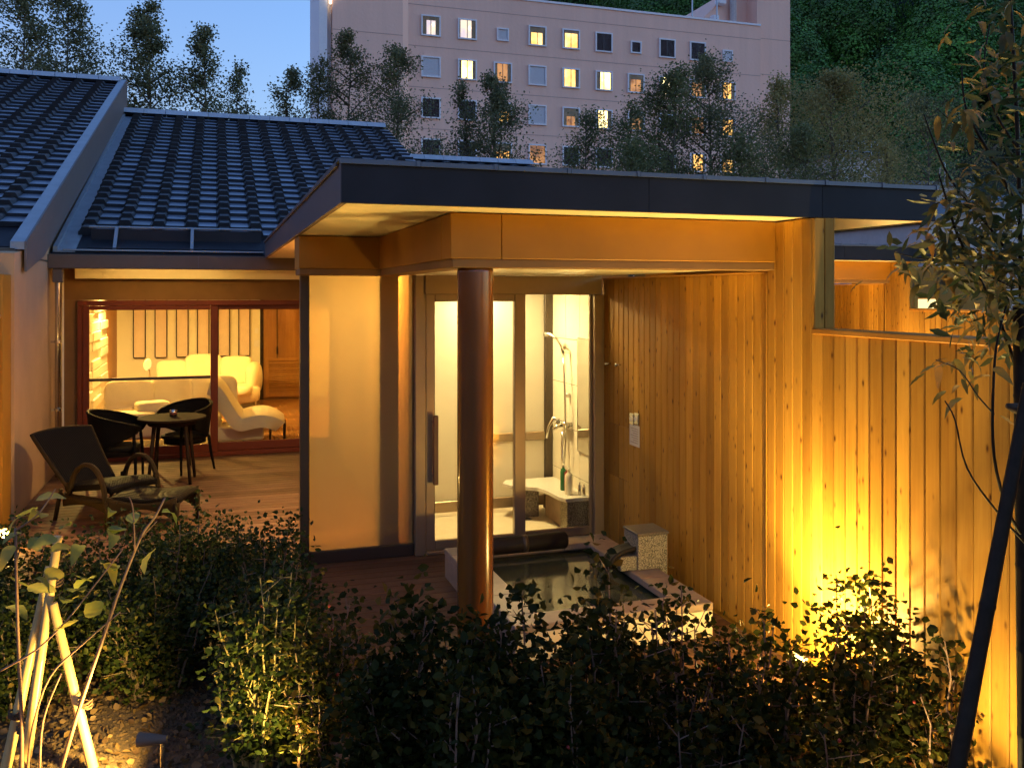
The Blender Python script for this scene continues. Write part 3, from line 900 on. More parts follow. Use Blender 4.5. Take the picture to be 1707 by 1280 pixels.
def tiled_roof(villa, name, X0, X1, Ye, Ze, Yr, cap=True, limit=300, flash=True, xvis=None):
    """roof plane rising in +Y from the eave (Ye, Ze) to the ridge at Yr"""
    Zr = Ze + (Yr - Ye) * math.tan(PITCH)
    sl = (Yr - Ye) / CP
    rf = obj(name, MB().prism([(Ye, Ze - .12), (Ye, Ze), (Yr, Zr), (Yr + 4, Zr - 4 * math.tan(PITCH)), (Yr + 4, Zr - 4 * math.tan(PITCH) - .12), (Yr, Zr - .12)], 'x', X0, X1), M['fascia'], villa)
    nr = int((sl - .75) / TL)
    spots = []
    for j in range(nr):
        s = .62 + j * TL
        x = X0 + (.20 if flash else .02)
        while x + TW < X1 + .20:
            p = Vector((x, Ye + s * CP, Ze + s * SP))
            spots.append((p.y, p)); x += TW
    spots.sort(key=lambda q: q[0])
    rot = Euler((PITCH, 0, 0))
    trr = random.Random(len(name) + int(X0 * 10))
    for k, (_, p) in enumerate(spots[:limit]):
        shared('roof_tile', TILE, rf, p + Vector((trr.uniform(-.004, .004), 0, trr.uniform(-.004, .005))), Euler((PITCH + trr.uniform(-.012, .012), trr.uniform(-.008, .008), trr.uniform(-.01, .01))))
    rest = MB()
    vs = [Vector(v.co) for v in TILE.vertices]; fs = [tuple(pp.vertices) for pp in TILE.polygons]
    mx = rot.to_matrix()
    for _, p in spots[limit:]:
        rest.add([mx @ v + p for v in vs], fs)
    if rest.v:
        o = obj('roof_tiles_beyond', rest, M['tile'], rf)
        o.data.materials.append(M['tilepan_skylit'])
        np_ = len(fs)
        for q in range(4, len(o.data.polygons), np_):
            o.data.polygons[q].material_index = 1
        o['kind'] = 'stuff'
    if cap:
        n = int((X1 - X0) / .385)
        w = (X1 - X0) / n
        cm = mesh_of('ridge_cap', MB().prism([(-.24, -.055), (-.15, .05), (-.02, .075), (.1, .05), (.2, -.06), (-.02, -.02)], 'x', 0, w - .008), M['ridge'])
        for k in range(n):
            shared('ridge_cap', cm, rf, (X0 + k * w, Yr, Zr + .06))
    if flash:
        a, b = X0 + .02, X0 + .24
        q = [(Ye, Ze + .004), (Yr - .3, Ze + (Yr - .3 - Ye) * math.tan(PITCH) + .004), (Yr - .3, Ze + (Yr - .3 - Ye) * math.tan(PITCH) + .016), (Ye, Ze + .016)]
        m = MB().prism(q, 'x', a, b)
        m.prism([(y, z + .012) for y, z in q[:2]] + [(y, z + .05) for y, z in q[2:]], 'x', a, a + .045)
        obj('valley_flashing', m, M['flash'], rf)
    return rf, Zr

# ------------------------------------------------------------------ main villa behind the deck
WY = 11.90
villa = thing('villa', (-.5, WY, 0), 'tiled villa with glowing living room behind red framed sliding windows', 'house')
XL, XR = -1.74, 3.42
roof, ZR = tiled_roof(villa, 'roof', XL, XR, 11.0, 2.505, 19.07)
# eave: gutter box, soffit, frieze
gt = obj('gutter', MB().cbox(XL - .02, 1.44, 10.905, 11.03, 2.325, 2.482, .006), M['gutter'], villa)
obj('gutter_bracket', MB().box(-.2, -.194, 10.896, 10.90, 2.33, 2.48), M['barge'], gt)
obj('soffit', MB().box(XL, XR, 11.031, WY, 2.42, 2.435), M['frieze'], villa)
obj('frieze', MB().cbox(-1.60, 1.44, WY - .17, WY - .14, 2.225, 2.419, .003), M['frieze'], villa)
obj('lintel_wall', MB().box(XL, 1.5, WY, WY + .12, 1.965, 2.419), M['brownwall'], villa)
obj('corner_wall', MB().box(XL, -1.60, WY, WY + .12, 0, 1.964), M['brownwall'], villa)
es = thing('added_eave_strip', (-.6, 11.06, 2.36), 'added thin warm strip hidden behind the villa gutter, lighting the soffit', 'light')
obj('light_bar', MB().cbox(-1.30, .10, 11.05, 11.075, 2.350, 2.366, .003), emit('added_eave_strip_glow', (1, .66, .20), 24), es)  # added glowing bar, out of view, brightens the soffit and frieze
obj('bar_clip', MB().box(-1.33, -1.301, 11.045, 11.08, 2.348, 2.37), M['gutter'], es)
obj('bar_clip', MB().box(.101, .13, 11.045, 11.08, 2.348, 2.37), M['gutter'], es)
# snow guard above the eave
sg = obj('snow_guard', MB().tube([(XL + .34, 11.36, 2.82), (.52, 11.36, 2.82)], .014, 8).cbox(XL + .12, .53, 11.0, 11.05, 2.525, 2.545, .003), M['flash'], villa)
for x in np.arange(XL + .62, .5, .83):
    obj('guard_bracket', MB().prism([(11.03, 2.525), (11.075, 2.525), (11.38, 2.81), (11.34, 2.825)], 'x', x, x + .035), M['flash'], sg)
obj('guard_back', MB().prism([(11.36, 2.66), (11.37, 2.66), (11.37, 2.80), (11.36, 2.80)], 'x', XL + .36, .52), M['fascia'], sg)
obj('guard_panel', MB().prism([(11.05, 2.56), (11.055, 2.555), (11.36, 2.66), (11.36, 2.668)], 'x', XL + .36, .52), M['fascia'], sg)
# down pipe
dp = [(-1.665, 10.98, 2.32), (-1.665, 10.98, 2.20), (-1.665, 10.98, .02)]
pipe = obj('downpipe', MB().tube(dp, .033, 14), M['steel'], villa, True)
obj('pipe_head', MB().cbox(-1.715, -1.615, 10.93, 11.03, 2.17, 2.323, .006), M['gutter'], pipe)
for z in (1.5, .75):
    obj('pipe_clip', MB().tube([(-1.665, 10.98, z), (-1.665, 10.98, z + .03)], .038, 14).cbox(-1.74, -1.69, 10.97, 10.99, z, z + .025, .002), M['steel'], pipe)
# red window frames
obj('window_head', MB().cbox(-1.59, 1.5, WY - .06, WY + .06, 1.90, 1.962), M['redwood'], villa)
obj('window_jamb', MB().cbox(-1.59, -1.535, WY - .06, WY + .06, .0, 1.899), M['redwood'], villa)
obj('window_sill', MB().cbox(-1.59, 1.5, WY - .055, WY + .06, .002, .055), M['redwood'], villa)
def sash(x0, x1, y, name, mid=None):
    s = MB().cbox(x0, x0 + .075, y - .02, y + .02, .057, 1.899).cbox(x1 - .09, x1, y - .02, y + .02, .057, 1.899)
    s.cbox(x0 + .076, x1 - .091, y - .019, y + .019, .057, .16).cbox(x0 + .076, x1 - .091, y - .019, y + .019, 1.845, 1.899)
    o = obj(name, s, M['redwood'], villa)
    if mid:
        obj('mid_rail', MB().cbox(x0 + .076, x1 - .091, y - .012, y + .012, mid - .018, mid + .018, .003), M['darkbronze'], o)
    obj('pane', MB().box(x0 + .076, x1 - .091, y - .003, y + .003, .161, 1.844), M['glass'], o)
sash(-1.534, .02, WY - .03, 'window_sash', 1.00)
sash(-.06, 1.5, WY + .03, 'window_sash')
# living room shell
BY = 17.9
obj('floor', MB().box(XL, 3.4, WY + .061, BY, -.03, .012), M['floorwood'], villa)
obj('ceiling', MB().box(XL, 3.4, WY + .121, BY, 2.35, 2.40), M['white'], villa)
obj('back_wall', MB().box(XL, 3.4, BY, BY + .15, 0, 2.4), M['white'], villa)
obj('right_wall', MB().box(3.3, 3.4, WY, BY, 0, 2.35), M['white'], villa)
obj('right_wall', MB().box(1.5, 3.3, WY + .062, WY + .12, 0, 2.35), M['white'], villa)
obj('left_wall', MB().box(XL - .10, XL, WY, BY, 0, 2.35), M['white'], villa)
obj('skirting', MB().box(-1.7, .80, BY - .015, BY, .013, .09), M['darkwood'], villa)
# split-stone feature wall on the left, in courses
y = WY + .16
zz = .02
rr = random.Random(3)
for j in range(16):
    for k in range(3):
        t = .03 + rr.random() * .045
        obj('stone_block', MB().cbox(XL + .001, XL + t + .04, WY + .9 + k * .9, WY + .9 + k * .9 + .892, zz + j * .135, zz + j * .135 + .13, .008), M['granite_pale'], villa)
obj('wall_panel', MB().cbox(XL + .001, XL + .03, 15.55, 17.6, .013, 2.34), M['doorwood'], villa)
# slit windows in the back wall
for k in range(6):
    cx = -1.354 + k * .3724
    w = obj('slit_window', MB().cbox(cx - .109, cx - .095, BY - .05, BY - .001, .86, 2.25, .003).cbox(cx + .095, cx + .109, BY - .05, BY - .001, .86, 2.25, .003).cbox(cx - .095, cx + .095, BY - .05, BY - .001, .846, .862, .003), M['darkwood'], villa)
    obj('slit_pane', MB().box(cx - .094, cx + .094, BY - .02, BY - .012, .863, 2.25), M['slitpane'], w)
obj('thermostat', MB().cbox(.70, .77, BY - .02, BY, 1.28, 1.38, .004), M['hotelframe'], villa)
obj('light_switch', MB().cbox(.69, .79, BY - .012, BY, 1.02, 1.15, .004), M['hotelframe'], villa)
obj('wall_socket', MB().cbox(.70, .77, BY - .012, BY, .25, .37, .004), M['hotelframe'], villa)
# room door with louvred lower panel
dr = obj('room_door', MB().cbox(.86, 1.66, BY - .05, BY - .005, .02, 2.1), M['doorwood'], villa)
obj('door_frame', MB().cbox(.80, .86, BY - .07, BY, .013, 2.15).cbox(1.66, 1.72, BY - .07, BY, .013, 2.15), M['darkwood'], dr)
for k in range(16):
    obj('louvre', MB().prism([(BY - .075, .14 + k * .037), (BY - .052, .158 + k * .037), (BY - .052, .166 + k * .037), (BY - .075, .148 + k * .037)], 'x', .96, 1.56), M['doorwood'], dr)
obj('louvre_frame', MB().cbox(.90, .96, BY - .078, BY - .051, .05, .80).cbox(1.56, 1.62, BY - .078, BY - .051, .05, .80).cbox(.96, 1.56, BY - .078, BY - .051, .05, .13).cbox(.96, 1.56, BY - .078, BY - .051, .74, .80), M['doorwood'], dr)
obj('door_pull', MB().cbox(1.10, 1.13, BY - .11, BY - .06, .88, 1.02, .005).cbox(1.108, 1.122, BY - .06, BY - .052, .8, 1.9, .002), M['darkwood'], dr)
lamp_disc('ceiling_downlight', (-.9, 13.4, 2.349), 'living room downlight nearest the window', 9, .35, (1, .50, .08))
lamp_disc('ceiling_downlight', (.6, 14.6, 2.349), 'living room downlight in the middle of the ceiling', 16, .35, (1, .50, .08))
lamp_disc('ceiling_downlight', (.9, 15.7, 2.349), 'living room downlight by the slit windows', 20, .35, (1, .50, .08))
lamp_disc('ceiling_downlight', (-1.45, 14.6, 2.349), 'downlight grazing the stone wall of the living room', 110, .12, (1, .62, .16))

# ------------------------------------------------------------------ living room furniture
def cushion(mb, c, s, rz=0, tilt=0, n=12, p=5.0):
    """pillowy block: centre, half sizes; tilt leans it about its own x axis"""
    m = Matrix.Rotation(rz, 3, 'Z') @ Matrix.Rotation(tilt, 3, 'X')
    vs, fs = [], []
    nu, nv = 2 * n, n
    for j in range(nv + 1):
        ph = -math.pi / 2 + math.pi * j / nv
        for i in range(nu):
            th = 2 * math.pi * i / nu
            e = 2 / p
            sg = lambda x: math.copysign(abs(x) ** e, x)
            q = Vector((s[0] * sg(math.cos(ph)) * sg(math.cos(th)), s[1] * sg(math.cos(ph)) * sg(math.sin(th)), s[2] * sg(math.sin(ph))))
            vs.append(Vector(c) + m @ q)
    for j in range(nv):
        for i in range(nu):
            fs.append((j * nu + i, j * nu + (i + 1) % nu, (j + 1) * nu + (i + 1) % nu, (j + 1) * nu + i))
    return mb.add(vs, fs)

so = thing('window_sofa', (-.6, 13.0, .012), 'long cream sofa close behind the living room window', 'sofa')
obj('seat_base', cushion(MB(), (-.72, 13.05, .27), (.80, .42, .16)), M['sofa'], so, True)
for x in (-1.12, -.42):
    obj('seat_cushion', cushion(MB(), (x, 13.0, .40), (.36, .38, .09)), M['sofa'], so, True)
obj('back_cushion', cushion(MB(), (-1.13, 13.28, .62), (.32, .11, .24), .12, -.25), M['sofa'], so, True)
obj('back_cushion', cushion(MB(), (-.60, 13.38, .60), (.30, .11, .27), -.05, -.2), M['sofa'], so, True)
obj('back_cushion', cushion(MB(), (-.05, 13.40, .60), (.34, .12, .28), 0, -.2), M['sofa'], so, True)
obj('arm_rest', cushion(MB(), (-.82, 12.98, .50), (.22, .16, .10), .3), M['sofa'], so, True)
for x, y in ((-1.42, 12.75), (-.02, 12.75), (-1.42, 13.4), (-.02, 13.4)):
    obj('leg', MB().tube([(x, y, .013), (x, y, .15)], .016, 8), M['steel'], so)

cl = thing('chaise_longue', (.5, 12.9, .012), 'curved cream chaise longue sweeping down beside the sofa', 'chaise')
def chaise(u, v):
    x = -.10 + .92 * u
    k = min(1, u / .46)
    zt = .80 - .50 * (k * k * (3 - 2 * k)) if u < .46 else .30 + .05 * math.sin((u - .46) / .54 * 2.9) - .07 * ((u - .46) / .54) ** 4
    w = 1 - .30 * max(0, (u - .75) / .25) ** 2
    return (x + .05 * v, 12.86 + (v - .5) * 1.10 * w + .10 * (1 - u), zt + .04 * math.sin(v * math.pi) * (1 if u > .05 else .3))
obj('mattress', MB().grid(chaise, 34, 14), M['sofa'], cl, True, solid=.17, bevel=.05)
obj('base_block', MB().cbox(-.05, .62, 12.70, 13.24, .05, .24, .02), M['sofa'], cl)
for x, y in ((.70, 12.75), (.90, 12.85), (.92, 13.2), (.34, 12.76)):
    obj('leg', MB().tube([(x, y, .013), (x + .01, y, .24)], .016, 8), M['darkwood'], cl)

s2 = thing('corner_sofa', (0, 16.6, .012), 'cream corner sofa against the back wall of the room', 'sofa')
obj('seat_base', cushion(MB(), (-.1, 16.7, .27), (.85, .40, .17)), M['sofa'], s2, True)
obj('back_cushion', cushion(MB(), (-.75, 16.95, .66), (.26, .10, .20), 0, -.15), M['sofa'], s2, True)
obj('back_cushion', cushion(MB(), (-.22, 16.95, .70), (.32, .11, .26), 0, -.15), M['sofa'], s2, True)
obj('back_cushion', cushion(MB(), (.34, 16.85, .66), (.28, .11, .26), -.25, -.15), M['sofa'], s2, True)
obj('seat_cushion', cushion(MB(), (.22, 16.45, .36), (.40, .30, .09), -.2), M['sofa'], s2, True)
obj('arm_rest', cushion(MB(), (.64, 16.75, .52), (.14, .34, .30), -.2, 0, 10, 2.6), M['sofa'], s2, True)
for x, y in ((-.8, 16.4), (.3, 16.3), (.66, 16.4)):
    obj('leg', MB().tube([(x, y, .013), (x, y, .2)], .014, 8), M['steel'], s2)

st = thing('side_table', (.67, 13.9, .012), 'low wooden side table behind the chaise', 'table')
obj('table_top', MB().cbox(.48, .88, 13.75, 14.1, .27, .31), M['doorwood'], st)
for x in (.52, .80):
    obj('leg', MB().cbox(x, x + .04, 13.78, 14.06, .013, .268), M['doorwood'], st)

fl = thing('floor_lamp', (-1.0, 15.2, .012), 'slim floor lamp with tilted oval head behind the sofa', 'lamp')
obj('lamp_base', MB().lathe([(.12, 0), (.12, .015), (.02, .03)], (-1.0, 15.2, .013), 20), M['steel'], fl)
obj('lamp_stem', MB().tube([(-1.0, 15.2, .03), (-1.0, 15.2, .82), (-1.03, 15.18, .88)], .011, 8), M['steel'], fl)
obj('lamp_shade', cushion(MB(), (-1.03, 15.15, .93), (.06, .025, .11), .3, .5, 8, 2.0), emit('lamp_shade_glow', (1, .66, .22), .55), fl, True)

# ------------------------------------------------------------------ villa on the left
XV = -1.76
v2 = thing('left_villa', (-3.0, 10.4, 0), 'neighbouring tiled villa with tan gable wall on the left', 'house')
roof2, ZR2 = tiled_roof(v2, 'roof', -6.50, XV - .06, 9.62, 2.50, 19.55, flash=False)
tp = math.tan(PITCH)
def rz2(y): return 2.50 + (y - 9.62) * tp
obj('verge_flashing', MB().prism([(9.5, rz2(9.5) + .012), (19.55, rz2(19.55) + .012), (19.55, rz2(19.55) + .085), (9.5, rz2(9.5) + .085)], 'x', XV - .09, XV + .03), M['flash'], roof2)
obj('bargeboard', MB().prism([(9.5, rz2(9.5) - .20), (10.4, rz2(10.4) - .36), (19.6, rz2(19.6) - .50), (19.6, rz2(19.6) + .086), (9.5, rz2(9.5) + .086)], 'x', XV + .031, XV + .05), M['barge'], v2)
obj('gable_wall', MB().prism([(9.22, GZ), (19.4, GZ), (19.4, rz2(19.4) - .02), (9.55, rz2(9.55) - .02), (9.22, 2.42)], 'x', XV - .20, XV), M['plaster'], v2)
obj('wall_joint', MB().box(XV, XV + .004, 9.85, 10.9, 2.395, 2.41), M['darkbronze'], v2)
obj('front_wall', MB().box(-6.6, XV - .21, 10.42, 10.55, 0, 2.33), M['brownwall'], v2)
obj('gutter', MB().cbox(-6.6, XV - .045, 9.50, 9.63, 2.325, 2.482, .006), M['gutter'], v2)
obj('gutter_end', MB().tube([(XV - .05, 9.52, 2.40), (XV - .02, 9.52, 2.40)], [.05, .045], 12), M['steel'], v2)
obj('soffit', MB().box(-6.6, XV - .21, 9.631, 10.42, 2.33, 2.345), M['frieze'], v2)
obj('frieze', MB().cbox(-6.6, XV - .06, 9.51, 9.62, 2.225, 2.32, .003), M['frieze'], v2)
# its boarded fence, seen edge-on at the left border
lf = thing('garden_fence', (-1.86, 7.5, GZ), 'larch board fence at the left edge beside the tan wall', 'fence')
fm = mesh_of('board', MB().prism([(-.02, .001), (-.004, .001), (0, .0065), (0, BW - .0065), (-.004, BW - .001), (-.02, BW - .001)], 'z', 0, 1.829 - GZ), M['larch'])
y = 6.0
while y < 8.80:
    shared('board', fm, lf, (-1.80, y, GZ)); y += BW
obj('fence_core', MB().box(-1.92, -1.821, 6.0, 8.85, GZ, 1.827), M['larch'], lf)
obj('cap_board', MB().cbox(-1.94, -1.785, 6.0, 8.83, 1.831, 1.8605, .004), M['larch_x'], lf)
obj('end_post', MB().cbox(-1.95, -1.785, 8.86, 9.21, GZ, 2.22, .004), M['ochre'], lf)

# lower roof of the next villa, glimpsed above the porch
v3 = thing('far_villa', (5.2, 16, 0), 'low tiled roof just visible above the porch fascia', 'house')
Y3, X30, X31 = 19.07, 3.43, 6.75
tiled_roof(v3, 'roof', X30, X31, 13.0, 4.93 - 6.07 * tp, Y3, flash=False)
obj('wall', MB().box(X30 + .2, X31 - .3, 13.4, 22, GZ, 2.6), M['plaster'], v3)

# villa and outbuildings beyond the fence on the right
v4 = thing('gable_villa', (16, 14, GZ), 'grey rendered villa wall with sloping metal verge behind the tree', 'house')
a, b = at(1548, 364, 14.0), at(1800, 315, 14.0)
obj('wall', MB().prism([(a.x, GZ), (b.x, GZ), (b.x, b.z - .05), (a.x, a.z - .05)], 'y', 14.0, 19.0), M['concrete'], v4)
obj('verge_cap', MB().prism([(a.x - .1, a.z - .08), (b.x, b.z - .05), (b.x, b.z + .06), (a.x - .1, a.z + .04)], 'y', 13.9, 19.1), M['coping'], v4)
fw = obj('front_wall', MB().box(10.0, 13.2, 12.2, 12.3, GZ, 2.5), M['ochre'], v4)
q = at(1537, 507, 12.19)
obj('lit_window', MB().box(q.x - .12, q.x + .30, 12.18, 12.19, q.z - .085, q.z + .085), emit('lit_pane', (1, .70, .26), .8), fw)

def block(name, label, pxa, pxb, pytop, Y, depth, mat='concrete', cat='building'):
    a, b = at(pxa, pytop, Y), at(pxb, pytop, Y)
    t = thing(name, ((a.x + b.x) / 2, Y, GZ), label, cat)
    obj('wall', MB().box(a.x, b.x, Y, Y + depth, GZ, a.z), M[mat], t)
    obj('roof_edge', MB().cbox(a.x - .15, b.x + .15, Y - .15, Y + depth + .15, a.z, a.z + .18, .02), M['coping'], t)
    return t, a, b
block('service_building', 'small pale flat roofed building behind the porch roof end', 1492, 1620, 307, 34, 5)
t_, a, b = block('terrace_building', 'pale terrace block with steel railing between the trees', 1400, 1474, 260, 46, 6)
for k in range(8):
    x = a.x + (b.x - a.x) * k / 7
    obj('railing_post', MB().tube([(x, 46.05, a.z + .18), (x, 46.05, a.z + .98)], .03, 6), M['galv'], t_)
for z in (.35, .65, .98):
    obj('railing_bar', MB().tube([(a.x, 46.05, a.z + z), (b.x, 46.05, a.z + z)], .025, 6), M['galv'], t_)
for px, h, lb in ((1567, 25, 'straight thin steel vent pipe above the pale flat roof'), (1575, 30, 'hooked thin steel vent pipe above the pale flat roof')):
    p = at(px, 305, 35); z1 = at(px, 305 - h, 35).z
    pts = [(p.x, 35, p.z - .1), (p.x, 35, z1)]
    if h == 30: pts += [(p.x - .08, 35, z1 + .12), (p.x - .22, 35, z1 + .13)]
    tag(obj('vent_pipe', MB().tube(pts, .04, 8), M['galv']), lb, 'pipe')

# ------------------------------------------------------------------ rattan patio furniture
def dining_chair(x, y, rz, label):
    """tub chair: seat, wrap-round back with open arms, four legs; faces local +x"""
    t = thing('rattan_chair', (x, y, 0), label, 'chair', 'rattan tub chairs at the round table', rz)
    obj('seat', cushion(MB(), (.02, 0, .405), (.235, .235, .04), 0, 0, 12, 3.0), M['rattan'], t, True, True)
    obj('seat_apron', MB().grid(lambda u, v: (.02 + .225 * math.cos(u * 2 * math.pi), .225 * math.sin(u * 2 * math.pi), .33 + .07 * v + .03 * v * abs(math.cos(u * 2 * math.pi))), 33, 3), M['rattan'], t, True, True, solid=.012)
    A = R(148)
    def shell(u, v):
        a = -A + 2 * A * u
        k = abs(a) / A
        top = .80 - .17 * k ** 1.6
        low = .41 + .16 * max(0, (k - .45) / .55) ** .9
        z = low + (top - low) * v
        rr = .235 + .045 * v + .02 * k
        return (.02 - rr * math.cos(a) * (1.0 if k < .5 else 1.05), rr * math.sin(a) * 1.06, z)
    obj('backrest', MB().grid(shell, 37, 9), M['rattan'], t, True, True, solid=.022)
    rim = [Vector(shell(i / 36, 1)) for i in range(37)]
    obj('rim', MB().tube(rim, .017, 8), M['rattan'], t, True, True)
    for sx, sy in ((1, 1), (1, -1), (-1, 1), (-1, -1)):
        p1 = (.03 + sx * .19, sy * .185, .60 if sx > 0 else .40)
        p0 = (.03 + sx * (.215 if sx > 0 else .26), sy * .205, .001)
        obj('leg', MB().tube([p0, ((p0[0] + p1[0]) / 2 + .01, (p0[1] + p1[1]) / 2, p1[2] * .55), p1], [.013, .017, .018], 8), M['rattan'], t, True, True)
    return t
dining_chair(-1.03, 10.40, R(-6), 'dark rattan tub chair left of the round table')
dining_chair(-.33, 11.02, R(222), 'dark rattan tub chair behind the round table')

tx, ty = -.46, 10.42
rt = thing('round_table', (tx, ty, 0), 'round dark table with four splayed legs on the deck', 'table')
obj('table_top', MB().lathe([(.33, .675), (.352, .685), (.355, .70), (.35, .705)], (tx, ty, 0), 40), M['darkwood'], rt)
obj('apron', MB().lathe([(.24, .62), (.25, .63), (.25, .674)], (tx, ty, 0), 32), M['darkwood'], rt)
for a in (40, 130, 220, 310):
    c, s_ = math.cos(R(a)), math.sin(R(a))
    obj('leg', MB().tube([(tx + .30 * c, ty + .30 * s_, .001), (tx + .22 * c, ty + .22 * s_, .66)], [.016, .022], 8), M['darkwood'], rt, True)
cup = at(289, 700, ty + .02)
ct = thing('table_tumbler', (cup.x, ty + .02, .706), 'small striped tumbler standing on the round table', 'cup')
obj('tumbler', MB().lathe([(.036, 0), (.038, .07), (.035, .07), (.033, .006)], (cup.x, ty + .02, .7065), 18), M['steel'], ct, True)
obj('dark_band', MB().lathe([(.0385, .02), (.039, .03), (.0392, .04), (.039, .048)], (cup.x, ty + .02, .7065), 18), M['handle'], ct, True)

# reclining armchair, local +x is where the sitter looks
rc = thing('rattan_recliner', (-.97, 8.95, 0), 'dark rattan reclining armchair with looped arms on the deck', 'armchair', rz=R(-46))
rc.scale = (.90, .90, .90)
def rback(u, v):
    w = .27 + .07 * v
    return (-.20 - .52 * v + .05 * v * v - .05 * (1 - (2 * u - 1) ** 2), (2 * u - 1) * w, .33 + .50 * v + .02 * (1 - (2 * u - 1) ** 2) * v)
obj('backrest', MB().grid(rback, 17, 17), M['rattan'], rc, True, True, solid=.035, bevel=.008)
edge = [Vector(rback(0, k / 16)) for k in range(17)] + [Vector(rback(k / 16, 1)) for k in range(1, 17)] + [Vector(rback(1, 1 - k / 16)) for k in range(1, 17)]
obj('back_rim', MB().tube(edge, .02, 8), M['rattan_rim'], rc, True, True)
def rseat(u, v):
    return (-.24 + .68 * u, (2 * v - 1) * .28, .31 + .10 * u - .06 * max(0, u - .8) / .2 + .02 * math.sin(v * math.pi))
obj('seat', MB().grid(rseat, 17, 9), M['rattan'], rc, True, True, solid=.06, bevel=.012)
for sy in (-1, 1):
    yy = sy * .315
    arch = []
    for k in range(23):
        a = math.pi * k / 22
        arch.append((.15 - .0 + .27 * -math.cos(a) * (1.0), yy, .02 + .58 * math.sin(a) ** .62) if 0 < k < 22 else ((.15 - .27, yy, .30) if k == 0 else (.44, yy, .001)))
    arch[-2] = (.435, yy, .22); arch[1] = (-.125, yy, .40)
    obj('arm', MB().tube(arch, .021, 8, flat=1.4), M['rattan_rim'], rc, True, True)
    obj('side_rail', MB().tube([(-.24, yy, .27), (.1, yy, .24), (.43, yy, .27)], .022, 8), M['rattan_rim'], rc, True, True)
    obj('leg', MB().tube([(-.34, yy, .001), (-.25, yy, .32)], .02, 8), M['rattan_rim'], rc, True, True)
    obj('skirt', MB().grid(lambda u, v: (-.22 + .64 * u, yy * .98, .20 + .09 * v + .05 * (1 - math.sin(u * math.pi)) * (v - 1)), 13, 3), M['rattan_rim'], rc, True, True, solid=.012)

fs_ = thing('rattan_footstool', (-.52, 8.45, 0), 'dark rattan footstool with dipped top in front of recliner', 'footstool', rz=R(-20))
def ftop(u, v):
    return (-.31 + .62 * u, (2 * v - 1) * .24, .315 - .05 * math.sin(u * math.pi) - .06 * (abs(2 * u - 1) ** 6) + .015 * math.sin(v * math.pi))
obj('seat', MB().grid(ftop, 21, 9), M['rattan'], fs_, True, True, solid=.05, bevel=.012)
for sy in (-1, 1):
    obj('skirt', MB().grid(lambda u, v: (-.30 + .60 * u, sy * .245, .31 - .05 * math.sin(u * math.pi) - (.16 * (abs(2 * u - 1) ** 2) + .05) * v), 15, 4), M['rattan_rim'], fs_, True, True, solid=.012)
    for sx in (-1, 1):
        obj('leg', MB().tube([(sx * .29, sy * .23, .001), (sx * .30, sy * .235, .27)], [.014, .024], 8), M['rattan_rim'], fs_, True, True)

# ------------------------------------------------------------------ garden spotlights
def spotlight(p, aim, label, energy, color=(1, .60, .17), cone=150, blend=.8, head=.05, soft=.03, spill=0):
    p, aim = Vector(p), Vector(aim)
    d = (aim - p).normalized()
    t = thing('garden_spotlight', (p.x, p.y, GZ if p.y < 3.78 or p.x < .5 else 0), label, 'light', 'garden spotlights')
    z0 = W[t].z
    b = p - d * .12
    obj('lamp_head', MB().tube([p - d * .14, p - d * .12, p - d * .03, p - d * .002], [head * .5, head * .62, head, head * 1.05], 18, cap=False), M['gutter'], t, True)
    obj('lens', MB().tube([p - d * .022, p - d * .020], head * .93, 18), emit('spot_lens', color, 9), t)
    obj('stake', MB().tube([(b.x, b.y, z0 - .05), (b.x, b.y, b.z)], .012, 8), M['steel'], t)
    for kind, e in (('SPOT', energy if cone else 0), ('POINT', spill if cone else energy)):
        if not e: continue
        ld = bpy.data.lights.new('garden_spotlight_light', kind)
        ld.energy = e * LK; ld.color = color; ld.shadow_soft_size = soft
        if kind == 'SPOT':
            ld.spot_size = R(cone); ld.spot_blend = blend
        lo = link('garden_spotlight_light', ld, t, p + d * .015 - W[t])
        lo.rotation_euler = d.to_track_quat('-Z', 'Y').to_euler()
    return t
spotlight((2.82, 3.88, .20), (2.93, 3.74, 1.0), 'garden spotlight washing the long fence, hidden behind shrubs', 185, (1, .71, .20), 150, 1.0, .05, .07, 34)
spotlight((2.36, 2.66, -.20), (2.98, 2.95, .55), 'garden spotlight by the leaning stake at the lower right', 160, (1, .74, .26), 165, .9, .04, .05)
spotlight((-1.62, 8.12, .12), (-1.50, 7.85, .55), 'glaring garden spotlight at the left edge by the deck', 11, (1, .63, .16), 0)
spotlight((-.36, 4.66, -.10), (-.82, 4.80, -.10), 'silver garden spotlight on the soil aimed at the bamboo tripod', 85, (1, .62, .15), 170, .6, .032)
spotlight((.16, 4.05, -.26), (.22, 4.5, .35), 'garden spotlight below the front shrub at the bottom edge', 75, (1, .68, .16), 95, .8)
spotlight((2.74 + NX, 3.90 + NY, .20), (2.83 + NX, 3.85 + NY, 1.2), 'garden spotlight of the farther porch, behind the fence', 200, (1, .66, .19), 150, 1.0, .05, .03, 60)

